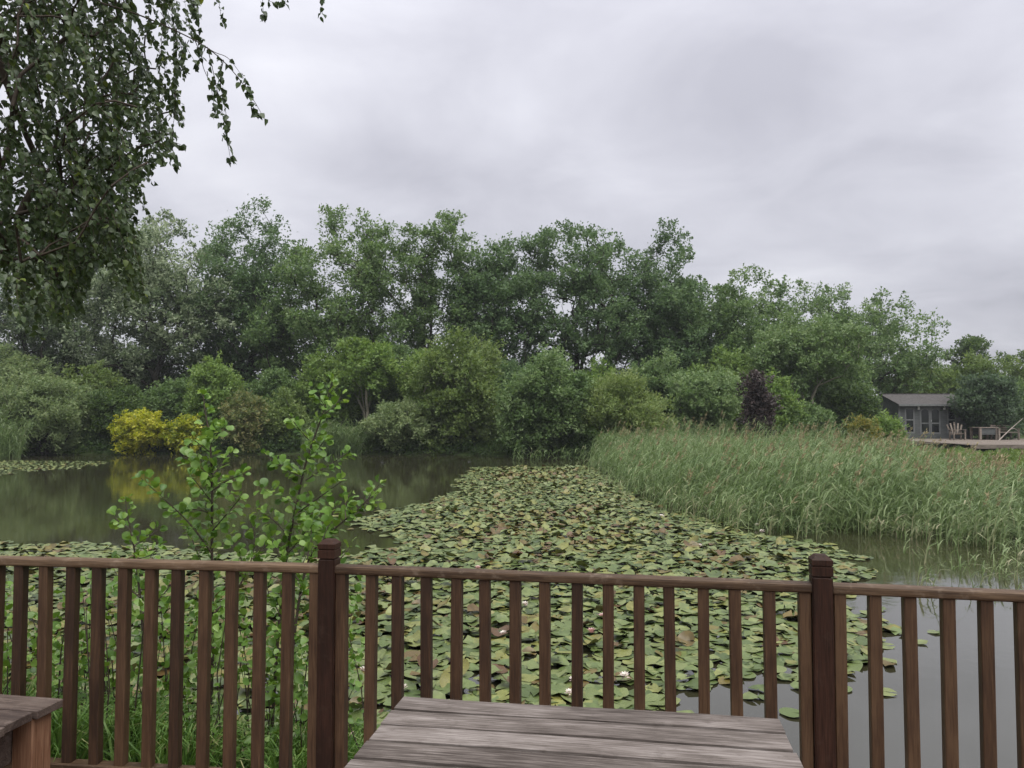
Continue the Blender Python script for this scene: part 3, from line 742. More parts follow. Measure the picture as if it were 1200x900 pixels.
link('side_wall', bm_mesh('side_wall', gable(0.0, 0.07), M['cabin']), cabin)
link('side_wall', bm_mesh('side_wall', gable(CW - 0.07, CW), M['cabin']), cabin)
bm = bmesh.new(); box_bm(bm, 0, CW, CD - 0.07, CD, 0, CH); link('back_wall', bm_mesh('back_wall', bm, M['cabin']), cabin)
# roof: two felted slopes with overhang, a ridge cap and a fascia
def slope(y_e, y_r, z_e, z_r, x0, x1, t):
    bm = bmesh.new()
    pr = [(y_e, z_e), (y_r, z_r), (y_r, z_r + t), (y_e, z_e + t)]
    A = [bm.verts.new((x0, y, z)) for y, z in pr]; B = [bm.verts.new((x1, y, z)) for y, z in pr]
    bm.faces.new(A); bm.faces.new(B[::-1])
    for i in range(4): bm.faces.new((A[i], A[(i + 1) % 4], B[(i + 1) % 4], B[i]))
    bmesh.ops.recalc_face_normals(bm, faces=bm.faces)
    return bm
roof = link('roof', bm_mesh('roof', slope(-0.28, CD / 2, CH - 0.07, RIDGE - 0.05, -0.15, CW + 0.15, 0.05), M['felt']), cabin)
link('roof', bm_mesh('roof', slope(CD + 0.28, CD / 2, CH - 0.07, RIDGE - 0.05, -0.15, CW + 0.15, 0.05), M['felt']), cabin)
bm = bmesh.new(); box_bm(bm, -0.16, CW + 0.16, CD / 2 - 0.12, CD / 2 + 0.12, RIDGE - 0.005, RIDGE + 0.02)
link('ridge_cap', bm_mesh('ridge_cap', bm, M['felt'], 0.008), roof)
bm = bmesh.new(); box_bm(bm, -0.15, CW + 0.15, -0.31, -0.283, CH - 0.13, CH + 0.0)
link('fascia', bm_mesh('fascia', bm, M['cabin_trim'], 0.004), roof)
def framed(parent_name, a, b, z0, z1, rails, y=-0.012, arch=False):
    root = bm_frame = bmesh.new()
    t = 0.085
    box_bm(root, a, a + t, y, y + 0.06, z0, z1); box_bm(root, b - t, b, y, y + 0.06, z0, z1)
    box_bm(root, a + t, b - t, y + 0.003, y + 0.055, z0, z0 + t * 1.2); box_bm(root, a + t, b - t, y + 0.003, y + 0.055, z1 - t, z1)
    for r in rails: box_bm(root, a + t, b - t, y + 0.003, y + 0.055, r - 0.04, r + 0.04)
    o = link(parent_name, bm_mesh(parent_name, root, M['cabin_trim']), cabin)
    zs = [z0 + t * 1.2] + [q for r in rails for q in (r - 0.04, r + 0.04)] + [z1 - t]
    for i in range(0, len(zs), 2):
        bm = bmesh.new(); box_bm(bm, a + t, b - t, y + 0.022, y + 0.03, zs[i], zs[i + 1])
        link('pane', bm_mesh('pane', bm, M['glass_dark']), o)
    if arch:      # shaped head of the upper light
        bm = bmesh.new(); xm = (a + b) / 2; w = (b - a) / 2 - t
        for s in (-1, 1):
            p = [bm.verts.new(q) for q in ((xm + s * w, y + 0.004, z1 - t), (xm + s * w, y + 0.004, z1 - t - 0.12), (xm + s * w * 0.45, y + 0.004, z1 - t - 0.035), (xm, y + 0.004, z1 - t))]
            bm.faces.new(p)
            e_ = bmesh.ops.extrude_face_region(bm, geom=[f for f in bm.faces if all(v in p for v in f.verts)])
            bmesh.ops.translate(bm, verts=[g for g in e_['geom'] if isinstance(g, bmesh.types.BMVert)], vec=(0, 0.014, 0))
        link('arched_head', bm_mesh('arched_head', bm, M['cabin_trim']), o)
    return o
a, b, z0, z1 = openings[0]; framed('window', a, b, z0, z1, [vz(492)])
a, b, z0, z1 = openings[2]; framed('window', a, b, z0, z1, [vz(492)])
a, b, z0, z1 = openings[1]; mid = (a + b) / 2
for (p, q) in ((a, mid - 0.006), (mid + 0.006, b)):
    dr_ = framed('door', p, q, z0, z1, [vz(496)], arch=True)
    if p > a:
        bm = bmesh.new(); box_bm(bm, p + 0.03, p + 0.06, -0.05, -0.013, vz(494), vz(492)); link('handle', bm_mesh('handle', bm, M['steel']), dr_)
for uu in (1076.2, 1106.3):
    bm = bmesh.new()
    bmesh.ops.create_cone(bm, cap_ends=True, segments=12, radius1=0.06, radius2=0.045, depth=0.2, matrix=Matrix.Translation((ux(uu), -0.08, vz(478))))
    box_bm(bm, ux(uu) - 0.03, ux(uu) + 0.03, -0.03, -0.002, vz(480), vz(476))
    link('wall_lamp', bm_mesh('wall_lamp', bm, M['lamp_white']), cabin)
for xx in (0.0, CW):
    bm = bmesh.new(); box_bm(bm, xx - 0.06, xx + 0.06, -0.022, -0.002, 0.02, CH - 0.13)
    link('corner_board', bm_mesh('corner_board', bm, M['cabin_trim'], 0.004), cabin)
bm = bmesh.new(); box_bm(bm, 0.08, CW - 0.08, 0.3, CD - 0.1, 0.0, 0.02); link('floor_panel', bm_mesh('floor_panel', bm, M['inside']), cabin)

# terrace: boards on posts, front edge over the reeds
terr = tag(empty('terrace', (0, 0, TZ)), kind='structure')
tx0, tx1 = at(1050, 515, 44)[0], at(1290, 515, 42)[0]
bw = 0.145
fl = CB - 0.01
y = 42.4; k = 0
tm = box_mesh('board', tx1 - tx0, bw, 0.03, M['old_wood'], 0.0)
while y < fl - 0.1:
    o = link('board', tm, terr, ((tx0 + tx1) / 2, y + bw / 2, -0.015)); y += bw + 0.008; k += 1
bm = bmesh.new(); box_bm(bm, tx0, tx1, 42.34, 42.38, -0.2, 0.0); link('fascia_board', bm_mesh('fascia_board', bm, M['old_wood'], 0.004), terr)
xx = tx0 + 0.4
while xx < tx1:
    bm = bmesh.new(); box_bm(bm, xx - 0.06, xx + 0.06, 42.42, 42.54, -1.0, -0.032)
    link('post', bm_mesh('post', bm, M['old_wood']), terr); xx += 1.7

wx0, wx1 = at(1128, 520, 37)[0], at(1330, 520, 37)[0]
y = 36.4
tm = box_mesh('board', wx1 - wx0, bw, 0.03, M['old_wood'], 0.0)
while y < 42.2:
    link('board', tm, terr, ((wx0 + wx1) / 2, y + bw / 2, -0.018)); y += bw + 0.008
bm = bmesh.new(); box_bm(bm, wx0, wx1, 36.34, 36.38, -0.2, -0.002); link('fascia_board', bm_mesh('fascia_board', bm, M['old_wood'], 0.004), terr)
xx = wx0 + 0.3
while xx < wx1:
    bm = bmesh.new(); box_bm(bm, xx - 0.06, xx + 0.06, 36.42, 36.54, -1.2, -0.035)
    link('post', bm_mesh('post', bm, M['old_wood']), terr); xx += 1.5
# fan-backed garden chair
CHY = 43.6
def garden_chair():
    p = at(1122, 516, CHY)
    c = empty('garden_chair', (p[0], CHY, TZ), R(-12))
    tag(c, 'pale wooden garden chair with fan-shaped slatted back', 'chair')
    for s in (-0.29, 0.29):
        bm = bmesh.new(); box_bm(bm, s - 0.035, s + 0.035, -0.4, -0.32, 0, 0.56); link('leg', bm_mesh('leg', bm, M['old_wood'], 0.005), c)
        bm = bmesh.new(); box_bm(bm, s - 0.035, s + 0.035, 0.28, 0.36, 0, 0.5); link('leg', bm_mesh('leg', bm, M['old_wood'], 0.005), c)
        bm = bmesh.new(); box_bm(bm, s - 0.06, s + 0.06, -0.45, 0.38, 0.56, 0.59); link('armrest', bm_mesh('armrest', bm, M['old_wood'], 0.005), c)
    for i in range(5):
        bm = bmesh.new(); box_bm(bm, -0.26, 0.26, -0.38 + i * 0.13, -0.27 + i * 0.13, 0.36 - i * 0.02, 0.385 - i * 0.02); link('seat_slat', bm_mesh('seat_slat', bm, M['old_wood'], 0.004), c)
    for i in range(5):
        a_ = (i - 2) * R(9)
        ln = 0.72 - 0.05 * abs(i - 2)
        m_ = box_mesh('back_slat', 0.085, 0.022, ln, M['old_wood'], 0.004, z0=0.0)
        link('back_slat', m_, c, ((i - 2) * 0.105, 0.3, 0.3), (R(-14), a_, 0))
    bm = bmesh.new(); box_bm(bm, -0.3, 0.3, 0.36, 0.385, 0.52, 0.58); link('back_rail', bm_mesh('back_rail', bm, M['old_wood'], 0.004), c)
garden_chair()

# square chunky garden table and slatted bench on the terrace
p = at(1153, 516, 43.9)
gt = tag(empty('garden_table', (p[0], 43.9, TZ)), 'square chunky wooden garden table beside the fan-backed chair', 'table')
for i in range(6):
    bm = bmesh.new(); box_bm(bm, -0.55, 0.55, -0.5 + i * 0.17, -0.34 + i * 0.17, 0.68, 0.72); link('plank', bm_mesh('plank', bm, M['old_wood'], 0.005), gt)
for sx in (-0.46, 0.46):
    for sy in (-0.42, 0.42):
        bm = bmesh.new(); box_bm(bm, sx - 0.06, sx + 0.06, sy - 0.06, sy + 0.06, 0, 0.68); link('leg', bm_mesh('leg', bm, M['old_wood'], 0.006), gt)
for sy in (-0.44, 0.44):
    bm = bmesh.new(); box_bm(bm, -0.4, 0.4, sy - 0.02, sy + 0.02, 0.3, 0.67); link('apron', bm_mesh('apron', bm, M['cabin']), gt)
p = at(1178, 516, 43.7)
gb = tag(empty('garden_bench', (p[0], 43.7, TZ), R(8)), 'slatted wooden garden bench with arms beside the square table', 'bench')
for s in (-0.62, 0.62):
    for yy, hh in ((-0.28, 0.62), (0.3, 0.86)):
        bm = bmesh.new(); box_bm(bm, s - 0.045, s + 0.045, yy - 0.045, yy + 0.045, 0, hh); link('leg', bm_mesh('leg', bm, M['old_wood'], 0.006), gb)
    bm = bmesh.new(); box_bm(bm, s - 0.05, s + 0.05, -0.34, 0.25, 0.622, 0.66); link('armrest', bm_mesh('armrest', bm, M['old_wood'], 0.006), gb)
for i in range(4):
    bm = bmesh.new(); box_bm(bm, -0.57, 0.57, -0.3 + i * 0.145, -0.17 + i * 0.145, 0.42, 0.45); link('seat_slat', bm_mesh('seat_slat', bm, M['old_wood'], 0.004), gb)
for i in range(3):
    bm = bmesh.new(); box_bm(bm, -0.57, 0.57, 0.29, 0.315, 0.52 + i * 0.12, 0.61 + i * 0.12); link('back_slat', bm_mesh('back_slat', bm, M['old_wood'], 0.004), gb)
# dead branch leaning beside the bench
g = Geo()
P0 = at(1166, 521, 42.0); P1 = at(1184, 503, 42.0); P2 = at(1199, 490, 42.0)
for pts, r_ in (([P0, (P0 + P1) / 2 + [0.02, 0, 0.03], P1, P2], [0.032, 0.03, 0.024, 0.01]), ([P1, P1 + [0.25, 0.05, 0.05], P1 + [0.5, 0.1, -0.1]], [0.018, 0.013, 0.006])):
    v, q = tube_np(pts, r_, 6); g.add(v, q)
o = link('dead_branch', g.mesh('dead_branch', plain_mat('bleached_branch', (0.34, 0.3, 0.26), 0.9, 0.2, 0.25, 8)))
tag(o, 'bare bleached forked branch leaning by the garden bench', 'branch')

# ------------------------------------------------------------------ reeds
def blades(g, base, h, lean, width, mat_t, seg=3, curve=0.6):
    """n curved upright blades: base (n,3), h (n,), lean (n,2) sideways reach"""
    n = len(base)
    ts = np.linspace(0, 1, seg + 1)
    side = norm(np.stack([-lean[:, 1], lean[:, 0], np.zeros(n)], 1) + rng.normal(0, 0.5, (n, 3)) * np.array([1, 1, 0]))
    side = norm(side + np.array([0.6, 0, 0]))
    V = []
    for t in ts:
        p = base + np.stack([lean[:, 0] * t ** 1.8, lean[:, 1] * t ** 1.8, h * (t - curve * 0.5 * t ** 3)], 1)
        w = (width * (1 - t ** 2.5) * 0.5 + 0.0008)[:, None]
        V += [p - side * w, p + side * w]
    V = np.stack(V, 1)                       # n, 2(seg+1), 3
    k = 2 * (seg + 1)
    b0 = (np.arange(n) * k)[:, None, None]
    s = np.arange(seg)[None, :, None] * 2
    q = (b0 + s + np.array([0, 1, 3, 2])[None, None, :]).reshape(-1, 4)
    g.add(V.reshape(-1, 3), q, tint=np.repeat(mat_t, seg))

def reed_stems(stem_base, H, gap=0.0, leaves=6, wind=0.28, lw=0.03, ll=0.55, plume=0.16, tb=0.5, tall=None):
    """stems with streaming arched leaves; returns blade and plume geometry"""
    g, gp = Geo(), Geo()
    n = len(stem_base)
    lean = np.stack([rng.normal(wind * 0.8, 0.13, n) * H, rng.normal(-0.02, 0.09, n) * H], 1)
    blades(g, stem_base, H, lean, np.full(n, 0.013), np.clip(rng.normal(tb + 0.1, 0.2, n), 0, 1), 3, 0.1)
    for k in range(leaves):
        f = rng.uniform(0.12, 0.98, n)
        b = stem_base + np.stack([lean[:, 0] * f ** 1.8, lean[:, 1] * f ** 1.8, H * f * (1 - 0.05 * f * f)], 1)
        L = ll * rng.uniform(0.6, 1.25, n)
        # most leaves stream down-wind
        ang = np.where(rng.random(n) < 0.84, rng.normal(0, 0.5, n), rng.uniform(0, 2 * math.pi, n))
        reach = L * rng.uniform(0.5, 0.95, n)
        le = np.stack([np.cos(ang) * reach, np.sin(ang) * reach], 1)
        blades(g, b, L * rng.uniform(0.4, 0.95, n), le, lw * rng.uniform(0.7, 1.3, n), np.clip(rng.normal(tb, 0.2, n) + 0.08 * (f - 0.5), 0, 1), 3, (0.8, 1.4, 2.0, 2.6, 1.0, 1.7, 2.3, 1.2)[k % 8])
    pick = np.where(rng.random(n) < (plume if tall is None else np.where(tall, 0.2, plume)))[0]
    tips = stem_base[pick] + np.stack([lean[pick, 0], lean[pick, 1], H[pick] * 0.95], 1)
    for t, p in enumerate(tips):
        m = 16
        f = rng.random(m)
        c = p + np.stack([0.10 * f + rng.normal(0, 0.012, m), rng.normal(0, 0.012, m), 0.24 * f - 0.02], 1)
        d = norm(np.stack([rng.normal(0.45, 0.3, m), rng.normal(0, 0.3, m), rng.normal(0.7, 0.3, m)], 1))
        v, q = leaf_quads(c, d, rand_dir(m), rng.uniform(0.06, 0.12, m), rng.uniform(0.015, 0.03, m))
        gp.add(v, q, tint=np.clip(rng.normal(0.5, 0.25, m), 0, 1))
    return g, gp

front = [(690, 546), (706, 556), (735, 577), (765, 592), (800, 602), (850, 615), (900, 625), (960, 628), (1010, 625), (1060, 628), (1120, 634), (1160, 641), (1200, 641), (1300, 648)]
fr_pts = [gnd(u, v)[:2] for u, v in front]
back = [(700, 37), (760, 36), (840, 35), (920, 33), (1000, 31), (1060, 26), (1130, 20), (1200, 17), (1300, 15)]
bk_pts = [at(u, 500, Y)[:2] for u, Y in back]
reed_poly = [tuple(p) for p in fr_pts] + [tuple(p) for p in bk_pts[::-1]]
rp_ = np.array(reed_poly)
lo, hi = rp_.min(0), rp_.max(0)
cand = rng.uniform(lo, hi, (21000, 2))
cand = cand[in_poly(cand[:, 0], cand[:, 1], reed_poly)]
fa = np.array(fr_pts)
def near_front(c):
    d = np.full(len(c), 1e9)
    for i in range(len(fa) - 1):
        e_ = fa[i + 1] - fa[i]
        t = np.clip(((c - fa[i]) @ e_) / (e_ @ e_), 0, 1)
        d = np.minimum(d, np.linalg.norm(c - fa[i] - t[:, None] * e_, axis=1))
    return d
def near_line(c, L_):
    d = np.full(len(c), 1e9)
    for i in range(len(L_) - 1):
        e_ = L_[i + 1] - L_[i]
        t = np.clip(((c - L_[i]) @ e_) / (e_ @ e_), 0, 1)
        d = np.minimum(d, np.linalg.norm(c - L_[i] - t[:, None] * e_, axis=1))
    return d
df = near_front(cand)
keep = rng.random(len(cand)) < np.clip(1.0 - (df - 1.6) * 0.2, 0.26, 1.0)
# thin and ragged at the very edge
keep &= (df > 0.45) | (rng.random(len(cand)) < 0.42)
cand, df = cand[keep], df[keep]
n = len(cand)
ru, rv = proj(np.stack([cand[:, 0], cand[:, 1], np.zeros(n)], 1))
Hr = (1.27 - 0.3 * np.clip((ru - 960) / 200, 0, 1)) * rng.normal(1.0, 0.1, n) * np.clip(0.55 + df * 0.24, 0.45, 1.0)
Hr *= 1 + 0.10 * np.sin(cand[:, 0] * 1.3) * np.sin(cand[:, 1] * 0.9 + 1)
rb_ = np.stack([cand[:, 0], cand[:, 1], np.maximum(ground_z(cand[:, 0], cand[:, 1]), -0.15)], 1)
back_edge = near_line(cand, np.array(bk_pts)) < 3.5
Hr = Hr * np.where(back_edge & (rng.random(n) < 0.35), 1.18, 1.0)
g, gp = reed_stems(rb_, Hr, tall=back_edge, leaves=8, plume=0.035, lw=0.017, ll=0.6, wind=0.3)
print('reeds', n)
rbed = tag(link('reed_bed', g.mesh('reed_bed', M['reed'])), 'broad bed of wind-blown green reeds growing out of the pond', 'reeds', kind='stuff')
tag(link('seed_heads', gp.mesh('seed_heads', M['plume']), rbed), kind='stuff')
# sparse young reeds standing in open water in front of the bed
cand = np.array([gnd(u, v)[:2] for u, v in [(1083, 690), (1086, 700), (1150, 690), (1158, 680), (1165, 675), (1170, 672), (1180, 666), (1190, 662), (1192, 680), (1196, 668), (1120, 668), (1060, 658), (1186, 700), (1160, 672), (1199, 680), (1100, 650), (1075, 660), (1140, 662)] for _ in range(2)]) + rng.normal(0, 0.07, (36, 2))
g, gp = reed_stems(np.stack([cand[:, 0], cand[:, 1], np.full(len(cand), -0.1)], 1), rng.uniform(0.25, 0.6, len(cand)), leaves=5, wind=0.1, ll=0.3, lw=0.014, plume=0, tb=0.7)
m_ = 420
ei = rng.integers(0, len(fa) - 1, m_); tt_ = rng.random(m_)[:, None]
ed = fa[ei] * (1 - tt_) + fa[ei + 1] * tt_ + np.stack([rng.normal(-0.1, 0.2, m_), -np.abs(rng.normal(0, 0.28, m_))], 1)
ed = ed[(np.sin(ed[:, 0] * 2.1) + np.sin(ed[:, 0] * 5.3 + 1) > rng.uniform(-1.4, 1.2, m_))]
g2, gp = reed_stems(np.stack([ed[:, 0], ed[:, 1], np.full(len(ed), -0.05)], 1), rng.uniform(0.25, 0.8, len(ed)), leaves=6, wind=0.12, ll=0.38, lw=0.017, plume=0, tb=0.72)
g.add(np.concatenate(g2.v), np.concatenate(g2.q), tint=np.concatenate(g2.qt))
tag(link('young_reeds', g.mesh('young_reeds', M['reed'])), 'sparse young reed shoots standing in open water before the reed bed', 'reeds', kind='stuff')
# far bank reeds
# rough growth closing the far bank at the water
def bank_growth(us, ys, cnt, hmax, mat, label, shore=None):
    u_ = rng.uniform(*us, cnt); Y_ = rng.uniform(*ys, cnt); x_ = (u_ - 600) / F * Y_
    if shore is not None:
        ds = dist_poly(x_, Y_, POND); k_ = (ds > -0.15) & (ds < shore) & (Y_ > 30)
        u_, Y_, x_ = u_[k_], Y_[k_], x_[k_]; cnt = len(u_)
    z_ = ground_z(x_, Y_)
    hh = hmax * (0.55 + 0.25 * np.sin(u_ * 0.13) + 0.2 * np.sin(u_ * 0.041 + 1))
    c = np.stack([x_, Y_, np.maximum(z_, 0) + hh * rng.random(cnt) ** 0.8], 1)
    v, q = leaf_quads(c, norm(rand_dir(cnt) + np.array([0.2, 0, 0.5])), rand_dir(cnt), rng.uniform(0.12, 0.26, cnt), rng.uniform(0.06, 0.12, cnt), True)
    tag(link('bank_growth', mesh_np('bank_growth', v, [q], M[mat], np.clip(0.4 + 0.25 * np.sin(u_ * 0.09) + rng.normal(0, 0.18, cnt), 0, 1))), label, 'undergrowth', kind='stuff')
def far_reeds(us, ys, cnt, hgt, label):
    u_ = rng.uniform(*us, cnt); Y_ = rng.uniform(*ys, cnt)
    x_ = (u_ - 600) / F * Y_
    g, gp = reed_stems(np.stack([x_, Y_, np.maximum(ground_z(x_, Y_), -0.1)], 1), hgt * rng.uniform(0.7, 1.15, cnt), leaves=5, lw=0.035, ll=0.55, plume=0.03, tb=0.42)
    o = tag(link('far_reeds', g.mesh('far_reeds', M['reed'])), label, 'reeds', kind='stuff')
bank_growth((-90, 720), (34.5, 42.5), 70000, 1.0, 'dense', 'low green growth hanging over the far water edge', 1.3)
bank_growth((-90, 720), (40.3, 42.5), 30000, 1.5, 'dense', 'low green undergrowth closing the far bank between the shrubs')
bank_growth((1050, 1320), (21, 36), 14000, 0.3, 'olive', 'rough grass between the reeds and the wooden terrace')
bank_growth((700, 1060), (36.5, 41.5), 16000, 1.0, 'ash', 'low green undergrowth between the reeds and the back shrubs')
far_reeds((352, 424), (39.2, 40.6), 420, 1.7, 'clump of tall reeds on the far bank beside the silvery shrub')
far_reeds((-60, 26), (36.0, 39.0), 500, 1.9, 'clump of tall reeds before the large rounded willow shrub')
far_reeds((598, 700), (33.8, 36.0), 50, 0.6, 'short reeds at the far end of the lily pads')

# ------------------------------------------------------------------ lily pads
def pad_geo(seg=13, rings=(0.55, 1.0), wave=0.05, cup=0.0, fold=0.0, notch=0.32, flop=0.0):
    """one lily pad of radius 1 with a notch; fold lifts one half"""
    th = np.linspace(notch / 2, 2 * math.pi - notch / 2, seg)
    ph = rng.uniform(0, 6.28, 3)
    V = [[0, 0, 0]]
    for r in rings:
        w = 1 + 0.04 * np.sin(3 * th + ph[0]) + 0.03 * np.sin(5 * th + ph[1])
        x, y = np.cos(th) * r * w, np.sin(th) * r * w
        z = wave * r * r * np.sin(2 * th + ph[2]) + cup * r ** 2 + 0.4 * wave * r ** 3 * np.sin(5 * th + ph[0])
        if fold:
            k = np.maximum(0, y - 0.1)
            z = z + fold * k * 1.0; y = np.where(y > 0.1, 0.1 + (y - 0.1) * (1 - 0.45 * min(fold, 1)), y)
        V += list(np.stack([x, y, z], 1))
    V = np.array(V)
    T = [[0, 1 + i, 2 + i] for i in range(seg - 1)]
    Q = []
    for k in range(len(rings) - 1):
        a, b = 1 + k * seg, 1 + (k + 1) * seg
        Q += [[a + i, b + i, b + i + 1, a + i + 1] for i in range(seg - 1)]
    return V, np.array(T), np.array(Q)

pads_img = [(556, 548), (690, 547), (712, 560), (742, 582), (770, 597), (830, 611), (900, 630), (960, 635), (1000, 654), (1022, 676), (985, 690), (1000, 722), (1052, 739), (1046, 752),
            (1008, 760), (1012, 775), (985, 796), (940, 790), (905, 801), (866, 794), (830, 803), (786, 800), (764, 812), (755, 840), (660, 870), (520, 900), (300, 930), (-220, 930),
            (-220, 640), (-60, 641), (100, 637), (200, 643), (330, 654), (400, 654), (462, 641), (472, 622), (420, 618), (424, 606), (500, 590), (538, 576), (542, 560)]
pad_poly = [tuple(gnd(u, v)[:2]) for u, v in pads_img]
pad_poly_b = [tuple(gnd(u, v)[:2]) for u, v in [(-160, 541), (40, 540), (132, 541.5), (95, 549), (20, 553), (0, 558), (-160, 562)]]
def hexfill(poly, s, jit):
    p = np.array(poly); lo, hi = p.min(0), p.max(0)
    nx_, ny_ = int((hi[0] - lo[0]) / s) + 2, int((hi[1] - lo[1]) / (s * 0.866)) + 2
    i, j = np.meshgrid(np.arange(nx_), np.arange(ny_), indexing='ij')
    x = lo[0] + (i + 0.5 * (j % 2)) * s + rng.normal(0, jit * s, i.shape)
    y = lo[1] + j * s * 0.866 + rng.normal(0, jit * s, i.shape)
    x, y = x.ravel(), y.ravel()
    # ragged border
    wob = 0.16 * np.sin(x * 5.1 + y * 3.3) + 0.1 * np.sin(x * 11 - y * 7)
    k = in_poly(x + wob, y + wob * 0.6, poly)
    k &= dist_poly(x, y, POND) < -0.05
    return np.stack([x[k], y[k]], 1)
pos = np.concatenate([hexfill(pad_poly, 0.112, 0.35), hexfill(pad_poly_b, 0.26, 0.3)])
loose = []
while len(loose) < 90:
    i = rng.integers(0, len(pad_poly)); a_, b_ = np.array(pad_poly[i]), np.array(pad_poly[(i + 1) % len(pad_poly)])
    q_ = a_ + (b_ - a_) * rng.random() + rng.normal(0, 0.22, 2)
    if dist_poly(q_[0:1], q_[1:2], POND)[0] < -0.3 and not in_poly(q_[0:1], q_[1:2], pad_poly)[0]: loose.append(q_)
pos = np.concatenate([pos, np.array(loose)])
npad = len(pos)
rad_p = 0.045 + 0.065 * rng.random(npad) ** 0.75
rot_p = rng.uniform(0, 2 * math.pi, npad)
# curled and upstanding pads crowd in patches
pn = np.sin(pos[:, 0] * 0.9 + 1.0) * np.sin(pos[:, 1] * 0.55 + 0.4) + 0.5 * np.sin(pos[:, 0] * 2.3 - pos[:, 1] * 1.7)
edge_in = dist_poly(pos[:, 0], pos[:, 1], pad_poly)
crowd = np.clip(-edge_in / 1.1, 0, 1)
lift = rng.random(npad) < (0.1 + 0.2 * np.clip(pn + 0.25, 0, 1)) * crowd
kind_p = np.where(lift, np.where(rng.random(npad) < 0.42, 2, 1), 0)      # 0 flat, 1 wavy cup, 2 folded / tilted
tint_p = np.where(kind_p == 2, rng.uniform(0.45, 1.0, npad), np.where(rng.random(npad) < 0.07 + 0.36 * np.clip(pn + 0.15, 0, 1) * crowd, rng.uniform(0.68, 1.0, npad), np.clip(rng.normal(0.37, 0.2, npad), 0, 0.72)))
rad_p = np.where(kind_p == 2, rad_p * 0.85, rad_p)
tilt_p = np.where(kind_p == 2, rng.uniform(0.08, 0.38, npad), np.where(kind_p == 1, rng.uniform(0.05, 0.28, npad), rng.uniform(0.0, 0.02, npad) + 0.09 * crowd * rng.random(npad)))
z_p = 0.006 + rng.uniform(0, 0.012, npad) + 0.03 * crowd * rng.random(npad) + np.where(kind_p == 2, rng.uniform(0.01, 0.05, npad), 0) + np.where(kind_p == 1, 0.02, 0)
z_p = z_p + tilt_p * rad_p * 0.8
pu, pv = proj(np.concatenate([pos, z_p[:, None]], 1))
# the pads that show largest stand as single leaves, all others are joined
table_img = [(470, 812), (915, 838), (945, 900), (945, 960), (405, 960), (405, 900)]
vis = (pu > 4) & (pu < 1196) & (pv < 880) & ~in_poly(pu, pv, table_img) & ~((pu < 392) & (pv > 735))
single = np.zeros(npad, bool)
order = [i for i in np.argsort(pos[:, 1] / rad_p) if vis[i]][:300]
single[order] = True

protos = {}
def pad_proto(kind, tb, k):
    key = (kind, tb, k)
    if key not in protos:
        V, T, Q = pad_geo(18, (0.5, 0.85, 1.0), (0.04, 0.1, 0.16)[k] if kind == 0 else 0.2, {0: (0.0, 0.05, 0.1)[k], 1: 0.24, 2: 0.15}[kind], {0: 0, 1: 0, 2: (0.3, 0.5, 0.8)[k]}[kind])
        g = Geo(); t = tb
        g.add(V, Q, T, tint=t)
        protos[key] = g.mesh('lily_pad', M['pad'], smooth=True)
    return protos[key]
for i in order:
    k = int(kind_p[i])
    tb = round(float(tint_p[i]) * 12) / 12
    me = pad_proto(k, tb, int(rng.integers(0, 3)))
    o = bpy.data.objects.new('lily_pad', me); COL.objects.link(o)
    o.location = (pos[i, 0], pos[i, 1], z_p[i])
    ax = rng.uniform(0, 6.28)
    q_ = Matrix.Rotation(tilt_p[i], 4, Vector((math.cos(ax), math.sin(ax), 0))) @ Matrix.Rotation(rot_p[i], 4, 'Z')
    o.rotation_euler = q_.to_euler()
    o.scale = (rad_p[i],) * 3
    size = 'small' if rad_p[i] < 0.068 else ('broad' if rad_p[i] > 0.093 else 'middling')
    tone = 'dark green' if tb < 0.3 else ('yellowish green' if tb > 0.6 else 'plain green')
    if tb > 0.74:
        tag(o, size + (' curled' if k else ' flat') + ' bronze or reddish brown lily pad among green ones near the deck', 'lily pad', size + (' curled' if k else ' flat') + ' reddish lily pads')
    elif k > 0:
        tag(o, size + ' ' + tone + ' lily pad with lifted curling edge near the deck', 'lily pad', size + ' ' + tone + ' lifted lily pads')
    else:
        tag(o, size + ' flat ' + tone + ' lily pad lying on the water near the deck', 'lily pad', size + ' flat ' + tone + ' lily pads')
g = Geo()
base_g = {0: [pad_geo(11, (0.6, 1.0), w_, c_) for w_, c_ in ((0.05, 0), (0.1, 0.03), (0.14, 0.08), (0.18, 0.1), (0.08, -0.06))], 1: [pad_geo(11, (0.6, 1.0), 0.2, 0.22) for _ in range(4)], 2: [pad_geo(11, (0.6, 1.0), 0.16, 0.12, f_) for f_ in (0.3, 0.5, 0.7, 0.9)]}
far_g = [pad_geo(9, (1.0,), w_) for w_ in (0.05, 0.12, 0.2)]
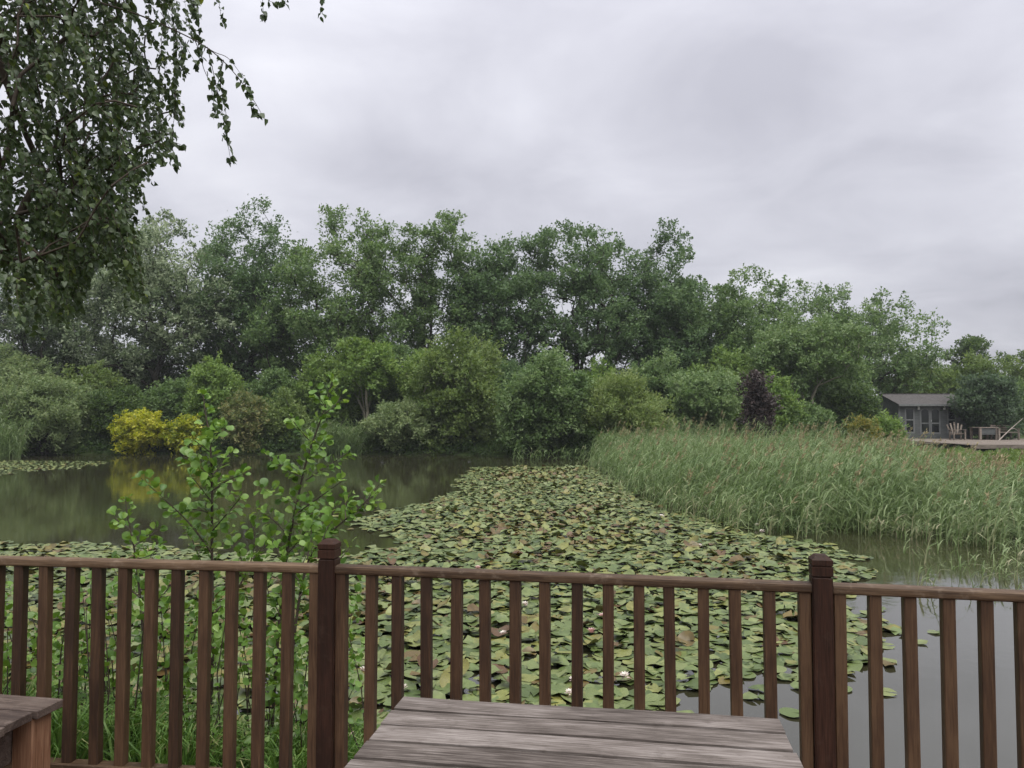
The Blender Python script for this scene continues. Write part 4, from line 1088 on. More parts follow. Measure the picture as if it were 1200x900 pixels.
for k in (0, 1, 2):
    for vi, (V, T, Q) in enumerate(base_g[k] + (far_g if k == 0 else [])):
        nb = len(base_g[k]); isfar = (pos[:, 1] > 13) & (k == 0)
        if vi < nb: sel = np.where((kind_p == k) & ~single & ~isfar & (np.arange(npad) % nb == vi))[0]
        else: sel = np.where((kind_p == k) & ~single & isfar & (np.arange(npad) % 3 == vi - nb))[0]
        if not len(sel): continue
        m = len(sel)
        c, s = np.cos(rot_p[sel]), np.sin(rot_p[sel])
        X = V[None] * rad_p[sel][:, None, None]
        x = X[..., 0] * c[:, None] - X[..., 1] * s[:, None]; y = X[..., 0] * s[:, None] + X[..., 1] * c[:, None]; z = X[..., 2]
        ax = rng.uniform(0, 6.28, m)
        gxn, gyn = np.cos(ax) * np.tan(tilt_p[sel]), np.sin(ax) * np.tan(tilt_p[sel])
        z = z + x * gxn[:, None] + y * gyn[:, None]
        W_ = np.stack([x + pos[sel, 0][:, None], y + pos[sel, 1][:, None], z + z_p[sel][:, None]], -1)
        o_ = (np.arange(m) * len(V))[:, None, None]
        tt = tint_p[sel]
        g.add(W_.reshape(-1, 3), (Q[None] + o_).reshape(-1, 4) if len(Q) else None, None, tint=np.repeat(tt, len(Q)) if len(Q) else 0)
        g.t.append((T[None] + o_).reshape(-1, 3) + (g.n - m * len(V))); g.tt.append(np.repeat(tt, len(T)))
tag(link('lily_pad_raft', g.mesh('lily_pad_raft', M['pad'], smooth=True)), 'wide raft of green and reddish lily pads covering the pond', 'lily pads', kind='stuff')
print('pads', npad)

def flower(p, r, mat, label, grp, open_=0.7):
    g = Geo()
    for ring_i, (cnt, tilt, ln) in enumerate(((9, 0.55, 1.0), (8, 0.95, 0.9), (6, 1.25, 0.75))):
        for k in range(cnt):
            a = 2 * math.pi * (k + 0.5 * ring_i) / cnt
            el = tilt + (1 - open_) * 0.5
            d = np.array([math.cos(a) * math.cos(el), math.sin(a) * math.cos(el), math.sin(el)])
            s = np.array([-math.sin(a), math.cos(a), 0])
            nrm = np.cross(s, d)
            c0 = np.array([math.cos(a), math.sin(a), 0]) * 0.08
            V = [c0, c0 + d * ln * 0.45 + s * 0.2 - nrm * 0.05, c0 + d * ln - nrm * -0.06, c0 + d * ln * 0.45 - s * 0.2 - nrm * 0.05, c0 + d * ln * 0.5 - nrm * 0.12]
            g.add(np.array(V) * r, None, [[0, 1, 4], [1, 2, 4], [2, 3, 4], [3, 0, 4]], tint=0.3 + 0.3 * ring_i)
    # sepals below
    for k in range(4):
        a = 2 * math.pi * k / 4
        d = np.array([math.cos(a), math.sin(a), 0.1]); s = np.array([-math.sin(a), math.cos(a), 0])
        g.add(np.array([[0, 0, -0.05], d * 0.5 + s * 0.22, d * 1.02, d * 0.5 - s * 0.22]) * r, [[0, 1, 2, 3]], tint=0.0)
    o = link('water_lily_flower', g.mesh('water_lily_flower', M[mat], smooth=False), None, (p[0], p[1], 0.05), (rng.uniform(-.2, .2), rng.uniform(-.2, .2), rng.uniform(0, 6)))
    tag(o, label, 'flower', grp)
WHITE = 'white water lily flowers among the pads'
for (u, v, r) in [(615, 709, .05), (590, 743, .04), (425, 785, .035), (732, 793, .045), (671, 797, .035), (667, 812, .035), (473, 806, .035), (775, 606, .075), (887, 616, .06), (893, 623, .05), (820, 640, .05)]:
    flower(gnd(u, v, 0.05), r, 'petal', 'small white water lily flower among the lily pads', WHITE)
for (u, v, r) in [(693, 741, .055), (706, 724, .06), (560, 596 + 70, .05)]:
    flower(gnd(u, v, 0.05), r, 'petal_pink', 'pale pink water lily flower open among the lily pads', 'pink water lily flowers among the pads')
flower(gnd(411, 865, 0.05), .045, 'petal_pink', 'pink water lily flower glimpsed beside the railing post and table corner', None, 0.4)

# ------------------------------------------------------------------ the deck under the camera
RT = EYE - 0.6                                   # top of the handrail
A1 = gnd(386, 661.0, RT)[:2]; A2 = gnd(962, 682.6, RT)[:2]
Ll = gnd(0, 651.9, RT)[:2]; Rr = gnd(1200, 692.6, RT)[:2]
unit = lambda a: a / np.linalg.norm(a)
SPAN = np.linalg.norm(A2 - A1)
A0 = A1 + unit(Ll - A1) * SPAN
A3 = A2 + unit(Rr - A2) * SPAN
Am = A0 + unit(np.array([-1, 0.05])) * SPAN
A4 = A3 + unit(np.array([1, -0.28])) * SPAN
posts = [Am, A0, A1, A2, A3, A4]
def rail_y(x):
    return np.interp(x, [p[0] for p in posts], [p[1] for p in posts])

deck = tag(empty('deck', (0, 0, DECK)), kind='structure')
x = -4.2
while x < 4.4:
    yf = min(rail_y(x), rail_y(x + 0.14)) + 0.07
    bm = bmesh.new(); box_bm(bm, -0.069, 0.069, -(yf + 3.0) / 2, (yf + 3.0) / 2, -0.028, 0.0)
    link('board', bm_mesh('board', bm, M['deck'], 0.003), deck, (x + 0.07, (yf - 3.0) / 2, 0))
    x += 0.144
for a, b in zip(posts[:-1], posts[1:]):
    mid = (a + b) / 2; L = np.linalg.norm(b - a); an = math.atan2(b[1] - a[1], b[0] - a[0])
    link('beam', box_mesh('beam', L - 0.02, 0.045, 0.15, M['deck'], 0.003), deck, (mid[0], mid[1] + 0.03, -0.105), (0, 0, an))
for px_ in (-3.6, -1.8, 0.0, 1.8, 3.6):
    for py_ in (-2.6, 0.0, 2.1):
        bm = bmesh.new(); box_bm(bm, -0.05, 0.05, -0.05, 0.05, -1.6, -0.03)
        link('support_post', bm_mesh('support_post', bm, M['deck']), deck, (px_, py_, 0))

# ------------------------------------------------------------------ railing
railing = tag(empty('deck_railing', (A1[0], A1[1], DECK)), 'brown stained timber deck railing with square balusters along the pond', 'railing')
RZ = RT - DECK
def rl(p, z): return (p[0] - A1[0], p[1] - A1[1], z)
def post_mesh(name, prof, mat):
    bm = bmesh.new(); rings = []
    for hw, z in prof:
        rings.append([bm.verts.new((sx * hw, sy * hw, z)) for sx, sy in ((-1, -1), (1, -1), (1, 1), (-1, 1))])
    bm.faces.new(rings[0][::-1]); bm.faces.new(rings[-1])
    for a, b in zip(rings[:-1], rings[1:]):
        for i in range(4): bm.faces.new((a[i], a[(i + 1) % 4], b[(i + 1) % 4], b[i]))
    es = [e for e in bm.edges if abs(e.verts[0].co.z - e.verts[1].co.z) > 0.05]
    bmesh.ops.bevel(bm, geom=es, offset=0.004, segments=2, affect='EDGES')
    me = bpy.data.meshes.new(name); bm.to_mesh(me); bm.free(); me.materials.append(mat)
    return me
PT = RZ + 0.098
hw = 0.035
pm = post_mesh('post', [(hw, -0.25), (hw, PT - 0.078), (hw - 0.003, PT - 0.075)], M['post'])
cm = post_mesh('post_cap', [(hw - 0.006, -0.003), (hw - 0.006, 0.004), (hw + 0.001, 0.006), (hw + 0.001, 0.036), (hw - 0.003, 0.038), (hw - 0.003, 0.042), (hw + 0.001, 0.044), (hw + 0.001, 0.062), (hw - 0.016, 0.078)], M['post'])
seg_ang = [math.atan2((b - a)[1], (b - a)[0]) for a, b in zip(posts[:-1], posts[1:])]
for i, p in enumerate(posts):
    an = np.mean(seg_ang[max(0, i - 1):i + 1])
    o = link('post', pm, railing, rl(p, 0), (0, 0, an))
    link('post_cap', cm, o, (0, 0, PT - 0.075))
BW = 0.041
bal = box_mesh('baluster', BW, BW, RZ - 0.036 - 0.084 + 0.004, M['baluster'], 0.0025, z0=0.0)
def rail_mesh(L, w, h, bev, mat, name):
    bm = bmesh.new(); box_bm(bm, -L / 2, L / 2, -w / 2, w / 2, -h, 0)
    es = [e for e in bm.edges if abs(e.verts[0].co.x - e.verts[1].co.x) > 0.1]
    bmesh.ops.bevel(bm, geom=es, offset=bev, segments=3, affect='EDGES', profile=0.55)
    me = bpy.data.meshes.new(name); bm.to_mesh(me); bm.free(); me.materials.append(mat)
    return me
for (a, b), an in zip(zip(posts[:-1], posts[1:]), seg_ang):
    d = unit(b - a); L = np.linalg.norm(b - a)
    mid = (a + b) / 2
    inner = L - 2 * hw - 0.004
    link('top_rail', rail_mesh(inner, 0.058, 0.036, 0.012, M['rail'], 'top_rail'), railing, rl(mid, RZ), (0, 0, an))
    link('bottom_rail', rail_mesh(inner, 0.058, 0.036, 0.008, M['rail'], 'bottom_rail'), railing, rl(mid, 0.086), (0, 0, an))
    n = 16
    s0 = hw + BW / 2 + 0.003
    for k in range(n):
        s = s0 + (L - 2 * s0) * k / (n - 1) + (rng.normal(0, 0.0015) if 0 < k < n - 1 else 0)
        p = a + d * s
        link('baluster', bal, railing, rl(p, 0.084), (rng.normal(0, 0.002), rng.normal(0, 0.003), an + rng.normal(0, 0.03)))

# ------------------------------------------------------------------ weathered table
TT = EYE - 0.79
bl = gnd(474, 814.5, TT); br = gnd(913, 841.0, TT)
tw = np.linalg.norm(br - bl); an = math.atan2(br[1] - bl[1], br[0] - bl[0])
table = tag(empty('wooden_table', ((bl[0] + br[0]) / 2 + math.sin(an) * 0.44, (bl[1] + br[1]) / 2 - math.cos(an) * 0.44, DECK), an), 'weathered grey plank-topped wooden table in front of the railing', 'table')
TH = TT - DECK
pw = 0.1005
for k in range(9):
    L = tw + rng.normal(0, 0.002)
    bm = bmesh.new(); box_bm(bm, -L / 2, L / 2, -pw / 2 + 0.007, pw / 2 - 0.007, -0.036, 0.0)
    bmesh.ops.subdivide_edges(bm, edges=[e for e in bm.edges if abs(e.verts[0].co.x - e.verts[1].co.x) > 0.1], cuts=14)
    for v in bm.verts:      # old boards are never quite straight
        v.co.y += 0.0012 * math.sin(v.co.x * 9 + k * 2.1); v.co.z += 0.0015 * math.sin(v.co.x * 5 + k)
    bmesh.ops.bevel(bm, geom=[e for e in bm.edges if e.calc_face_angle(0) > 1.0], offset=0.0012, segments=1, affect='EDGES')
    link('plank', bm_mesh('plank', bm, M['table']), table, (rng.normal(0, 0.002), 0.44 - pw * (k + 0.5), TH), (rng.normal(0, 0.006), 0, 0))
for sx in (-1, 1):
    link('batten', box_mesh('batten', 0.07, 0.82, 0.045, M['table_dark'], 0.004), table, (sx * (tw / 2 - 0.14), 0.0, TH - 0.053))
    for sy in (-0.33, 0.33):
        link('leg', box_mesh('leg', 0.07, 0.07, TH - 0.078, M['table_dark'], 0.005, z0=0.0), table, (sx * (tw / 2 - 0.14), sy, 0))
    link('stretcher', box_mesh('stretcher', 0.04, 0.58, 0.07, M['table_dark'], 0.004), table, (sx * (tw / 2 - 0.14), 0, 0.2))
link('apron', box_mesh('apron', tw - 0.37, 0.03, 0.09, M['table_dark'], 0.004), table, (0, 0.34, TH - 0.08))

# ------------------------------------------------------------------ bench at the left
BT = DECK + 0.45
c0 = gnd(75.3, 818.0, BT)
an = math.atan2((A1 - Ll)[1], (A1 - Ll)[0]) - R(3)
bench = tag(empty('wooden_bench', (c0[0], c0[1], DECK), an), 'dark plank bench end with orange-brown leg standing against the railing', 'bench')
bpw = 0.133
for k in range(3):
    bm = bmesh.new(); box_bm(bm, -1.5, 0.0, -bpw + 0.004, -0.004, -0.032, 0.0)
    link('plank', bm_mesh('plank', bm, M['bench'], 0.003), bench, (-0.012 * (k % 2), -k * bpw - (0.003 if k else 0), 0.45), (0, 0, rng.normal(0, 0.002)))
for lx in (-0.055, -1.36):
    bm = bmesh.new(); box_bm(bm, -0.085, 0.0, -0.125, -0.03, 0, 0.417); link('leg', bm_mesh('leg', bm, M['bench_leg'], 0.004), bench, (lx + 0.03, 0, 0))
    bm = bmesh.new(); box_bm(bm, -0.085, 0.0, -0.37, -0.28, 0, 0.417); link('leg', bm_mesh('leg', bm, M['bench_leg'], 0.004), bench, (lx + 0.03, 0, 0))
    bm = bmesh.new(); box_bm(bm, -0.13, -0.088, -0.39, -0.03, 0.25, 0.417); link('cross_batten', bm_mesh('cross_batten', bm, M['bench'], 0.003), bench, (lx + 0.03, 0, 0))

# ------------------------------------------------------------------ near leaves
def leaf_profile(kind):
    if kind == 'alder':
        return np.array([0, .12, .35, .6, .82, .97, 1.0]), np.array([0.02, .2, .36, .45, .4, .2, .0])
    return np.array([0, .2, .55, 1.0]), np.array([.1, .4, .3, .0])
def leaf_shape(kind, fold=0.25, curl=0.15):
    """one leaf of length 1 along +Y, folded along its midrib, tip curling"""
    t, w = leaf_profile(kind)
    k = len(t)
    mid_ = np.stack([np.zeros(k), t, -curl * t * t], 1)
    wv_ = 0.12 * np.sin(t * 11 + rng.uniform(0, 6))
    l = np.stack([-w, t, -curl * t * t + fold * w + wv_ * w], 1); r = np.stack([w, t, -curl * t * t + fold * w - wv_ * w], 1)
    V = np.concatenate([mid_, l, r])
    Q = [[i, i + 1, k + i + 1, k + i] for i in range(k - 1)] + [[i, 2 * k + i, 2 * k + i + 1, i + 1] for i in range(k - 1)]
    return V, np.array(Q)
def mass_leaves(g, shape, c, d, nrm, L, tint):
    V, Q = shape
    d = norm(d); nrm = norm(nrm - d * np.sum(nrm * d, 1, keepdims=True)); s = np.cross(d, nrm)
    P = c[:, None] + L[:, None, None] * (V[None, :, 0:1] * s[:, None] + V[None, :, 1:2] * d[:, None] + V[None, :, 2:3] * nrm[:, None])
    m = len(c)
    q = (Q[None] + (np.arange(m) * len(V))[:, None, None]).reshape(-1, 4)
    g.add(P.reshape(-1, 3), q, tint=np.repeat(tint, len(Q)))
def leaf_matrix(c, d, nrm, L):
    d = Vector(d).normalized(); n_ = Vector(nrm); n_ = (n_ - d * n_.dot(d)).normalized(); s = d.cross(n_)
    return Matrix(((s.x * L, d.x * L, n_.x * L, c[0]), (s.y * L, d.y * L, n_.y * L, c[1]), (s.z * L, d.z * L, n_.z * L, c[2]), (0, 0, 0, 1)))
def leaf_protos(kind, mat, tints, folds=(0.1, 0.35, 0.65)):
    out = []
    for t in tints:
        for f in folds:
            V, Q = leaf_shape(kind, f, rng.uniform(0.05, 0.35))
            g = Geo(); g.add(V, Q, tint=t); out.append(g.mesh('leaf', M[mat], smooth=True))
    return out
def resample(pts, step):
    pts = np.asarray(pts, float)
    L = np.linalg.norm(np.diff(pts, axis=0), axis=1); s = np.concatenate([[0], np.cumsum(L)])
    n = max(2, int(s[-1] / step) + 1)
    q = np.linspace(0, s[-1], n)
    return np.stack([np.interp(q, s, pts[:, i]) for i in range(3)], 1)
def smooth_line(pts, it=2):
    p = np.asarray(pts, float)
    for _ in range(it):
        q = np.empty((2 * len(p) - 2, 3)); q[0::2] = 0.75 * p[:-1] + 0.25 * p[1:]; q[1::2] = 0.25 * p[:-1] + 0.75 * p[1:]
        p = np.concatenate([p[:1], q, p[-1:]])
    return p

# ------------------------------------------------------------------ alder saplings behind the left railing
AL = leaf_protos('alder', 'sapling', (0.15, 0.35, 0.55, 0.75, 0.95))
def sapling(label, Y, lines, root_uv, leaf_from=640):
    """lines: list of (photo polyline, base radius, depth offset at tip)"""
    rp0 = at(*root_uv, Y)
    zb = float(ground_z(np.array([rp0[0]]), np.array([Y]))[0]); zb = max(zb, -0.3)
    org = np.array([rp0[0], Y, zb])
    root = tag(empty('alder_sapling', org), label, 'sapling', 'alder saplings behind the railing')
    gs = Geo(); cnt = 0; rest = []
    for (line, r0, dy) in lines:
        n = len(line)
        P = np.array([at(u, v, Y + dy * i / (n - 1)) for i, (u, v) in enumerate(line)])
        if r0 > 0.006: P = np.concatenate([[org + np.array([0, 0, -0.05])], P])
        P = smooth_line(P)
        v, q = tube_np(P - org, np.linspace(r0, 0.0016, len(P)), 6); gs.add(v, q)
        S = resample(P, 0.0125)
        m = len(S)
        for i in range(m):
            t = i / (m - 1)
            uu, vv = proj(S[i])
            dens = 0.95 if vv < leaf_from else 0.75
            if r0 > 0.006 and t < 0.3: dens = 0.3
            k = (rng.random() < dens) + (rng.random() < dens * 0.45) + (2 if i == m - 1 else 0)
            tan = S[min(i + 1, m - 1)] - S[max(i - 1, 0)]; tan = tan / (np.linalg.norm(tan) + 1e-9)
            for _ in range(int(k)):
                a = norm(rng.normal(size=3)); a = norm(a - tan * (a @ tan))
                d = norm(a * 0.9 + tan * rng.uniform(0.2, 0.9) + np.array([0, 0, 0.18]))
                pet = rng.uniform(0.008, 0.03)
                c = S[i] + d * pet
                nr = norm(np.array([0, -0.25, 0.8]) + rng.normal(0, 0.45, 3))
                rest.append((c - org, d, nr, rng.uniform(0.024, 0.052) * (0.8 if t > 0.93 else 1)))
    rng.shuffle(rest)
    for (c, d, nr, L) in rest[:300]:
        o = bpy.data.objects.new('leaf', AL[int(np.clip(rng.normal(7.5, 3.4), 0, len(AL) - 1))]); COL.objects.link(o)
        o.parent = root; o.matrix_basis = leaf_matrix(c, d, nr, L)
    if len(rest) > 300:
        r_ = rest[300:]
        g = Geo(); sh = [leaf_shape('alder', f) for f in (0.15, 0.35)]
        for k in range(2):
            rr = r_[k::2]
            mass_leaves(g, sh[k], np.array([x[0] for x in rr]), np.array([x[1] for x in rr]), np.array([x[2] for x in rr]), np.array([x[3] for x in rr]), np.clip(rng.normal(0.5, 0.22, len(rr)), 0, 1))
        tag(link('foliage', g.mesh('foliage', M['sapling'], smooth=True), root), kind='stuff')
    link('stem', gs.mesh('stem', M['twig'], smooth=True), root)
    print('sapling leaves', len(rest))

sapling('tall alder sapling with one straight upright stem and many side twigs', 3.95, [
    ([(245, 860), (250, 760), (248, 646), (249, 563), (246, 513), (240, 480), (238, 462)], 0.011, 0.1),
    ([(248, 648), (222, 612), (196, 588), (165, 560)], 0.005, -0.2), ([(249, 622), (266, 602), (282, 583)], 0.004, -0.15),
    ([(249, 590), (236, 572), (222, 556)], 0.003, -0.2), ([(248, 560), (232, 545), (216, 536)], 0.003, 0.2), ([(249, 556), (262, 542), (270, 532)], 0.003, 0.2), ([(249, 575), (268, 562), (284, 556)], 0.003, -0.2),
    ([(240, 668), (228, 640), (220, 618)], 0.004, 0.2), ([(247, 520), (256, 506), (264, 498)], 0.002, -0.1), ([(243, 600), (226, 596), (205, 600)], 0.003, 0.15), ([(246, 530), (228, 516)], 0.002, -0.1),
    ([(250, 720), (280, 690), (296, 655), (300, 625), (292, 610)], 0.005, 0.25), ([(290, 670), (275, 640), (268, 622)], 0.003, 0.2), ([(296, 655), (312, 640), (318, 626)], 0.003, 0.2)], (245, 870))
sapling('tallest alder sapling with a leafy shoot tip above the far bank', 4.05, [
    ([(318, 860), (326, 740), (335, 649), (349, 585), (358, 541), (372, 503), (384, 468), (389, 446)], 0.011, 0.15),
    ([(350, 600), (374, 583), (402, 563)], 0.004, -0.2), ([(358, 563), (380, 549), (407, 531)], 0.004, 0.1), ([(356, 560), (332, 548), (314, 536)], 0.003, 0.2), ([(348, 590), (325, 578), (306, 574)], 0.003, -0.2),
    ([(340, 630), (318, 606), (300, 596)], 0.004, 0.15), ([(343, 612), (365, 620), (384, 610)], 0.003, 0.2), ([(366, 520), (352, 505), (344, 494)], 0.003, -0.1), ([(360, 540), (372, 528), (380, 516)], 0.002, -0.1),
    ([(380, 485), (394, 474), (400, 464)], 0.002, 0.1), ([(382, 478), (374, 466), (370, 456)], 0.002, -0.1), ([(336, 650), (352, 632), (364, 612)], 0.003, -0.2), ([(330, 700), (350, 670), (362, 645)], 0.004, 0.2), ([(328, 720), (312, 690), (306, 660)], 0.004, 0.2)], (316, 870))
sapling('alder sapling with a long stem slanting past the newel post', 3.7, [
    ([(330, 870), (345, 740), (358, 655), (388, 622), (424, 594), (444, 568)], 0.010, 0.1),
    ([(375, 640), (386, 612), (392, 596)], 0.003, 0.15), ([(405, 608), (404, 590), (410, 578)], 0.003, 0.1), ([(360, 655), (366, 628), (362, 606)], 0.003, 0.2), ([(350, 700), (372, 680), (404, 650), (410, 640)], 0.004, 0.2),
    ([(428, 590), (440, 588)], 0.002, 0.0), ([(350, 680), (330, 656), (324, 640)], 0.004, 0.1)], (328, 880))
sapling('short alder shoot standing apart from the taller saplings', 3.8, [
    ([(172, 860), (168, 740), (160, 660), (155, 630), (149, 606), (147, 585)], 0.008, 0.1),
    ([(157, 640), (172, 630), (184, 622)], 0.003, 0.1), ([(152, 620), (140, 612), (134, 606)], 0.003, 0.1), ([(160, 655), (176, 652), (188, 640)], 0.003, -0.1), ([(164, 700), (140, 680), (130, 660)], 0.004, 0.1), ([(166, 720), (190, 700), (206, 676)], 0.004, 0.1)], (172, 870))

# low leafy growth and sedges on the bank behind the railing
def bank_leaves(cnt, us, vs_, Ys, label, size, seedt):
    u = rng.uniform(*us, cnt); v = rng.uniform(0, 1, cnt) ** 0.7 * (vs_[1] - vs_[0]) + vs_[0]; Y = rng.uniform(*Ys, cnt)
    # leave gaps: growth gathers in sprays
    k = (np.sin(u * 0.045 + v * 0.021) + np.sin(u * 0.021 - v * 0.05 + 2) + 0.7 * np.sin(u * 0.11 + v * 0.09)) > rng.uniform(-2.2, 1.2, cnt) - (v - 700) / 160
    u, v, Y = u[k], v[k], Y[k]
    c = np.array([at(a, b, y) for a, b, y in zip(u, v, Y)])
    ok = (c[:, 2] > ground_z(c[:, 0], c[:, 1]) + 0.01) & (rng.random(len(c)) > np.clip((v - 770) / 110, 0, 0.6))
    c = c[ok]; m = len(c)
    g = Geo(); sh = [leaf_shape('alder', 0.2), leaf_shape('birch', 0.3)]
    for j in range(2):
        cc = c[j::2]; mm = len(cc)
        mass_leaves(g, sh[j], cc, norm(rng.normal(size=(mm, 3)) + np.array([0, 0, 0.3])), norm(rng.normal(0, 0.6, (mm, 3)) + np.array([0, -0.3, 0.8])), size * rng.uniform(0.6, 1.3, mm), np.clip(rng.normal(seedt, 0.2, mm), 0, 1))
    gt_ = Geo()
    tips = c[rng.permutation(m)[:max(20, m // 22)]]
    for p in tips:
        b = np.array([p[0] + rng.normal(0, 0.12), p[1] + rng.normal(0, 0.05), max(-0.1, float(ground_z(p[0:1], p[1:2])[0]))])
        v_, q_ = tube_np(smooth_line([b, (b + p) / 2 + rng.normal(0, 0.05, 3), p], 1), np.linspace(0.006, 0.0015, 6)[:len(smooth_line([b, b, p], 1))], 5)
        gt_.add(v_, q_)
    o = tag(link('bank_undergrowth', g.mesh('bank_undergrowth', M['sapling'], smooth=True)), label, 'undergrowth', kind='stuff')
    tag(link('stems', gt_.mesh('stems', M['twig'], smooth=True), o), kind='stuff')
bank_leaves(7000, (-30, 425), (672, 905), (3.5, 4.35), 'tangled green leafy undergrowth on the bank behind the railing', 0.036, 0.45)

def sedge(cnt, us, Ys, h, label):
    u = rng.uniform(*us, cnt); Y = rng.uniform(*Ys, cnt)
    x = (u - 600) / F * Y
    tuft = rng.integers(0, 36, cnt)
    tx = (rng.uniform(*us, 36) - 600) / F * 3.9; ty = rng.uniform(*Ys, 36)
    x = tx[tuft] + rng.normal(0, 0.05, cnt); Y = ty[tuft] + rng.normal(0, 0.05, cnt)
    Y = np.maximum(Y, rail_y(x) + 0.12)
    g = Geo()
    b = np.stack([x, Y, np.maximum(ground_z(x, Y), -0.05)], 1)
    a = rng.uniform(0, 2 * math.pi, cnt); rch = rng.uniform(0.05, 0.34, cnt)
    blades(g, b, h * rng.uniform(0.5, 1.2, cnt), np.stack([np.cos(a) * rch + 0.06, np.sin(a) * rch * 0.6], 1), rng.uniform(0.006, 0.013, cnt), np.clip(rng.normal(0.58, 0.2, cnt), 0, 1), 5, 0.9)
    tag(link('bank_grass', g.mesh('bank_grass', M['grass'])), label, 'grass', kind='stuff')
sedge(6500, (-40, 410), (3.4, 3.85), 0.85, 'long arching sedge grass on the bank behind the railing')

# ------------------------------------------------------------------ overhanging birch
BY = 5.3
broot = np.array([-5.6, 5.4, 0.0]); broot[2] = float(ground_z(broot[0:1], broot[1:2])[0]) - 0.05
birch = tag(empty('birch_tree', broot), 'weeping birch tree hanging its leafy twigs over the pond from the side', 'tree')
mass = [(-420, -330), (250, -330), (240, -60), (236, 0), (228, 50), (217, 100), (212, 150), (200, 178), (180, 200), (163, 222), (156, 250), (165, 300), (170, 345), (150, 358), (134, 330), (118, 300), (104, 330),
        (92, 372), (60, 380), (40, 392), (0, 398), (-100, 420), (-420, 430)]
starts = []
while len(starts) < 960:
    u = rng.uniform(-400, 235) if rng.random() < 0.35 else rng.uniform(-30, 232); v = rng.uniform(-320, 330)
    if not in_poly(np.array(u), np.array(v), mass): continue
    if 70 < u < 175 and v > 200 and rng.random() < 0.45: continue      # thin hanging tail
    if u > 150 and rng.random() < 0.35: continue
    starts.append(at(u, v, rng.uniform(4.3, 6.6)))
for _ in range(130):
    starts.append(at(rng.uniform(40, 160), rng.uniform(170, 310), rng.uniform(4.6, 6.0)))
starts = np.array(starts)
sel = rng.permutation(len(starts))[:420]
nodes, par, rad = skeleton(starts[sel] - broot, np.zeros(3), 7.0, (0.7, -0.1), 0.14)
link('trunk', tubes_mesh('trunk', nodes, par, np.maximum(rad * 0.5, 0.0025), M['twig'], 6), birch)
BL = leaf_protos('birch', 'birch', (0.1, 0.35, 0.5, 0.7, 0.95))
gl, gt_ = Geo(), Geo()
C, D, Nn, Ls = [], [], [], []
def twig_leaves(S, dens, store):
    m = len(S)
    for i in range(m):
        for _ in range(int(rng.random() < dens) + int(rng.random() < dens * 0.55)):
            a = rng.normal(size=3); a[2] = -abs(a[2]) * 0.5
            d = norm(a * 0.7 + np.array([0.3, 0, -0.75]))
            c = S[i] + norm(rng.normal(size=3)) * rng.uniform(0.006, 0.022)
            store.append((c, d, norm(rng.normal(size=3) + np.array([0, -0.3, 0.5])), rng.uniform(0.03, 0.052)))
bag = []
for s in starts:
    L = rng.uniform(0.35, 0.95)
    p = [s]; d = norm(np.array([rng.normal(0.25, 0.5), rng.normal(0, 0.5), rng.normal(-0.25, 0.3)]))
    n_ = int(L / 0.07)
    for i in range(n_):
        d = norm(d + np.array([0.06, 0, -0.3]) + rng.normal(0, 0.08, 3))
        q = p[-1] + d * 0.07
        uu, vv = proj(q)
        if not in_poly(np.array(uu), np.array(vv), mass) and rng.random() < 0.8: break
        p.append(q)
    if len(p) < 3: continue
    p = np.array(p)
    v, q = tube_np(p - broot, np.linspace(0.0028, 0.001, len(p)), 3); gt_.add(v, q)
    twig_leaves(resample(p, 0.026), 0.95, bag)
c = np.array([b[0] for b in bag]) - broot; d = np.array([b[1] for b in bag]); nr = np.array([b[2] for b in bag]); Ls = np.array([b[3] for b in bag])
hgt = rng.random(len(c))
uu, vv = proj(c + broot)
tnt = np.clip(rng.normal(0.42, 0.2, len(c)), 0, 1)
bsh = [leaf_shape('birch', f, cu) for f, cu in ((0.1, 0.1), (0.3, 0.2), (0.45, 0.35))]
for k in range(3): mass_leaves(gl, bsh[k], c[k::3], d[k::3], nr[k::3], Ls[k::3], tnt[k::3])
print('birch leaves', len(c))
tag(link('crown', gl.mesh('crown', M['birch'], smooth=True), birch), kind='stuff')
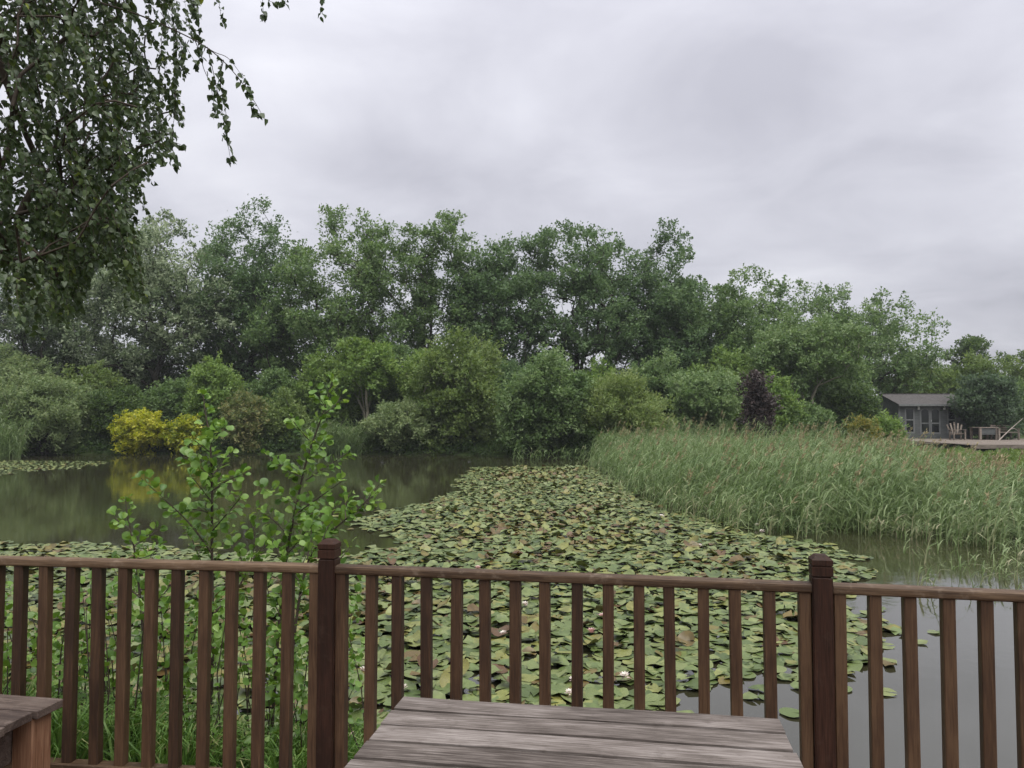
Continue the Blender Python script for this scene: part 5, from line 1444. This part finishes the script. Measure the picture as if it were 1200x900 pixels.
# the single sprays that stand out against the sky
sprays = [([(120, 4), (160, 16), (200, 33), (238, 52), (263, 72), (285, 98), (299, 120), (309, 138)], 4.6, 0.42, 0.006), ([(240, 54), (252, 62), (266, 66), (276, 78), (290, 98)], 4.62, 0.25, 0.003),
          ([(243, 55), (250, 84), (255, 108), (262, 140), (267, 168), (270, 186)], 4.6, 0.95, 0.003), ([(228, 46), (236, 66), (238, 80), (246, 96), (250, 116), (252, 134)], 4.65, 0.7, 0.003),
          ([(262, 70), (257, 92), (262, 118), (266, 138), (262, 160)], 4.55, 0.75, 0.003), ([(286, 99), (293, 112), (296, 126), (302, 134)], 4.58, 1.0, 0.002), ([(214, 46), (222, 62), (232, 78)], 4.7, 0.5, 0.002),
          ([(253, -40), (255, -12), (257, 6), (260, 24)], 4.5, 0.8, 0.002), ([(305, -40), (307, -10), (308, 4), (309, 19)], 4.5, 0.7, 0.002), ([(306, -8), (316, 2), (323, 3)], 4.5, 0.8, 0.0015),
          ([(334, -30), (335, -8), (334, 1)], 4.5, 0.6, 0.0015), ([(376, -40), (377, -12), (377, 4), (378, 17)], 4.5, 0.55, 0.0015), ([(205, 30), (208, 60), (205, 95), (206, 130), (200, 160), (205, 193)], 4.8, 0.85, 0.003),
          ([(216, -10), (230, 10), (234, 35), (232, 60)], 4.7, 0.9, 0.003), ([(140, 205), (148, 230), (154, 248), (158, 262)], 4.9, 0.15, 0.003)]
bag = []
for (line, Y, dens, r0) in sprays:
    P = smooth_line([at(u, v, Y + 0.03 * i) for i, (u, v) in enumerate(line)])
    v, q = tube_np(P - broot, np.linspace(r0, 0.001, len(P)), 5); gt_.add(v, q)
    S = resample(P, 0.015)
    twig_leaves(S[int(len(S) * (0.5 if r0 > 0.005 else 0.12)):], dens, bag)
    twig_leaves(np.repeat(S[-1:], 4, 0), 0.9, bag)
rng.shuffle(bag)
for (cc, dd, n1, L) in bag[:300]:
    o = bpy.data.objects.new('leaf', BL[int(np.clip(rng.normal(5, 3), 0, len(BL) - 1))]); COL.objects.link(o)
    o.parent = birch; o.matrix_basis = leaf_matrix(cc - broot, dd, n1, L)
print('spray leaves', len(bag))
link('twigs', gt_.mesh('twigs', M['twig'], smooth=True), birch)
# long limbs that carry the sprays back to the trunk
g = Geo()
for (u, v, Y), z in (((120, 4, 4.6), 5.2), ((253, -40, 4.5), 5.6), ((305, -40, 4.5), 5.9), ((376, -40, 4.5), 6.1)):
    e_ = at(u, v, Y); s = np.array([broot[0] + 0.5, broot[1], z])
    P = smooth_line([s, s + (e_ - s) * 0.35 + [0, 0, 0.5], s + (e_ - s) * 0.75 + [0, 0, 0.35], e_])
    v_, q_ = tube_np(P - broot, np.linspace(0.03, 0.005, len(P)), 6); g.add(v_, q_)
link('limbs', g.mesh('limbs', M['twig'], smooth=True), birch)

# ------------------------------------------------------------------ damp air
hz, nt, out = new_mat('damp_air')
pv_ = nd(nt, 'ShaderNodeVolumePrincipled')
pv_.inputs['Color'].default_value = (0.9, 0.94, 1.0, 1)
pv_.inputs['Density'].default_value = 0.00045
nt.links.new(pv_.outputs[0], out.inputs['Volume'])
bm = bmesh.new(); box_bm(bm, -90, 90, -40, 95, -2.6, 22.0)
tag(link('haze', bm_mesh('haze', bm, hz)), 'thin damp summer air over the pond', 'haze', kind='stuff')
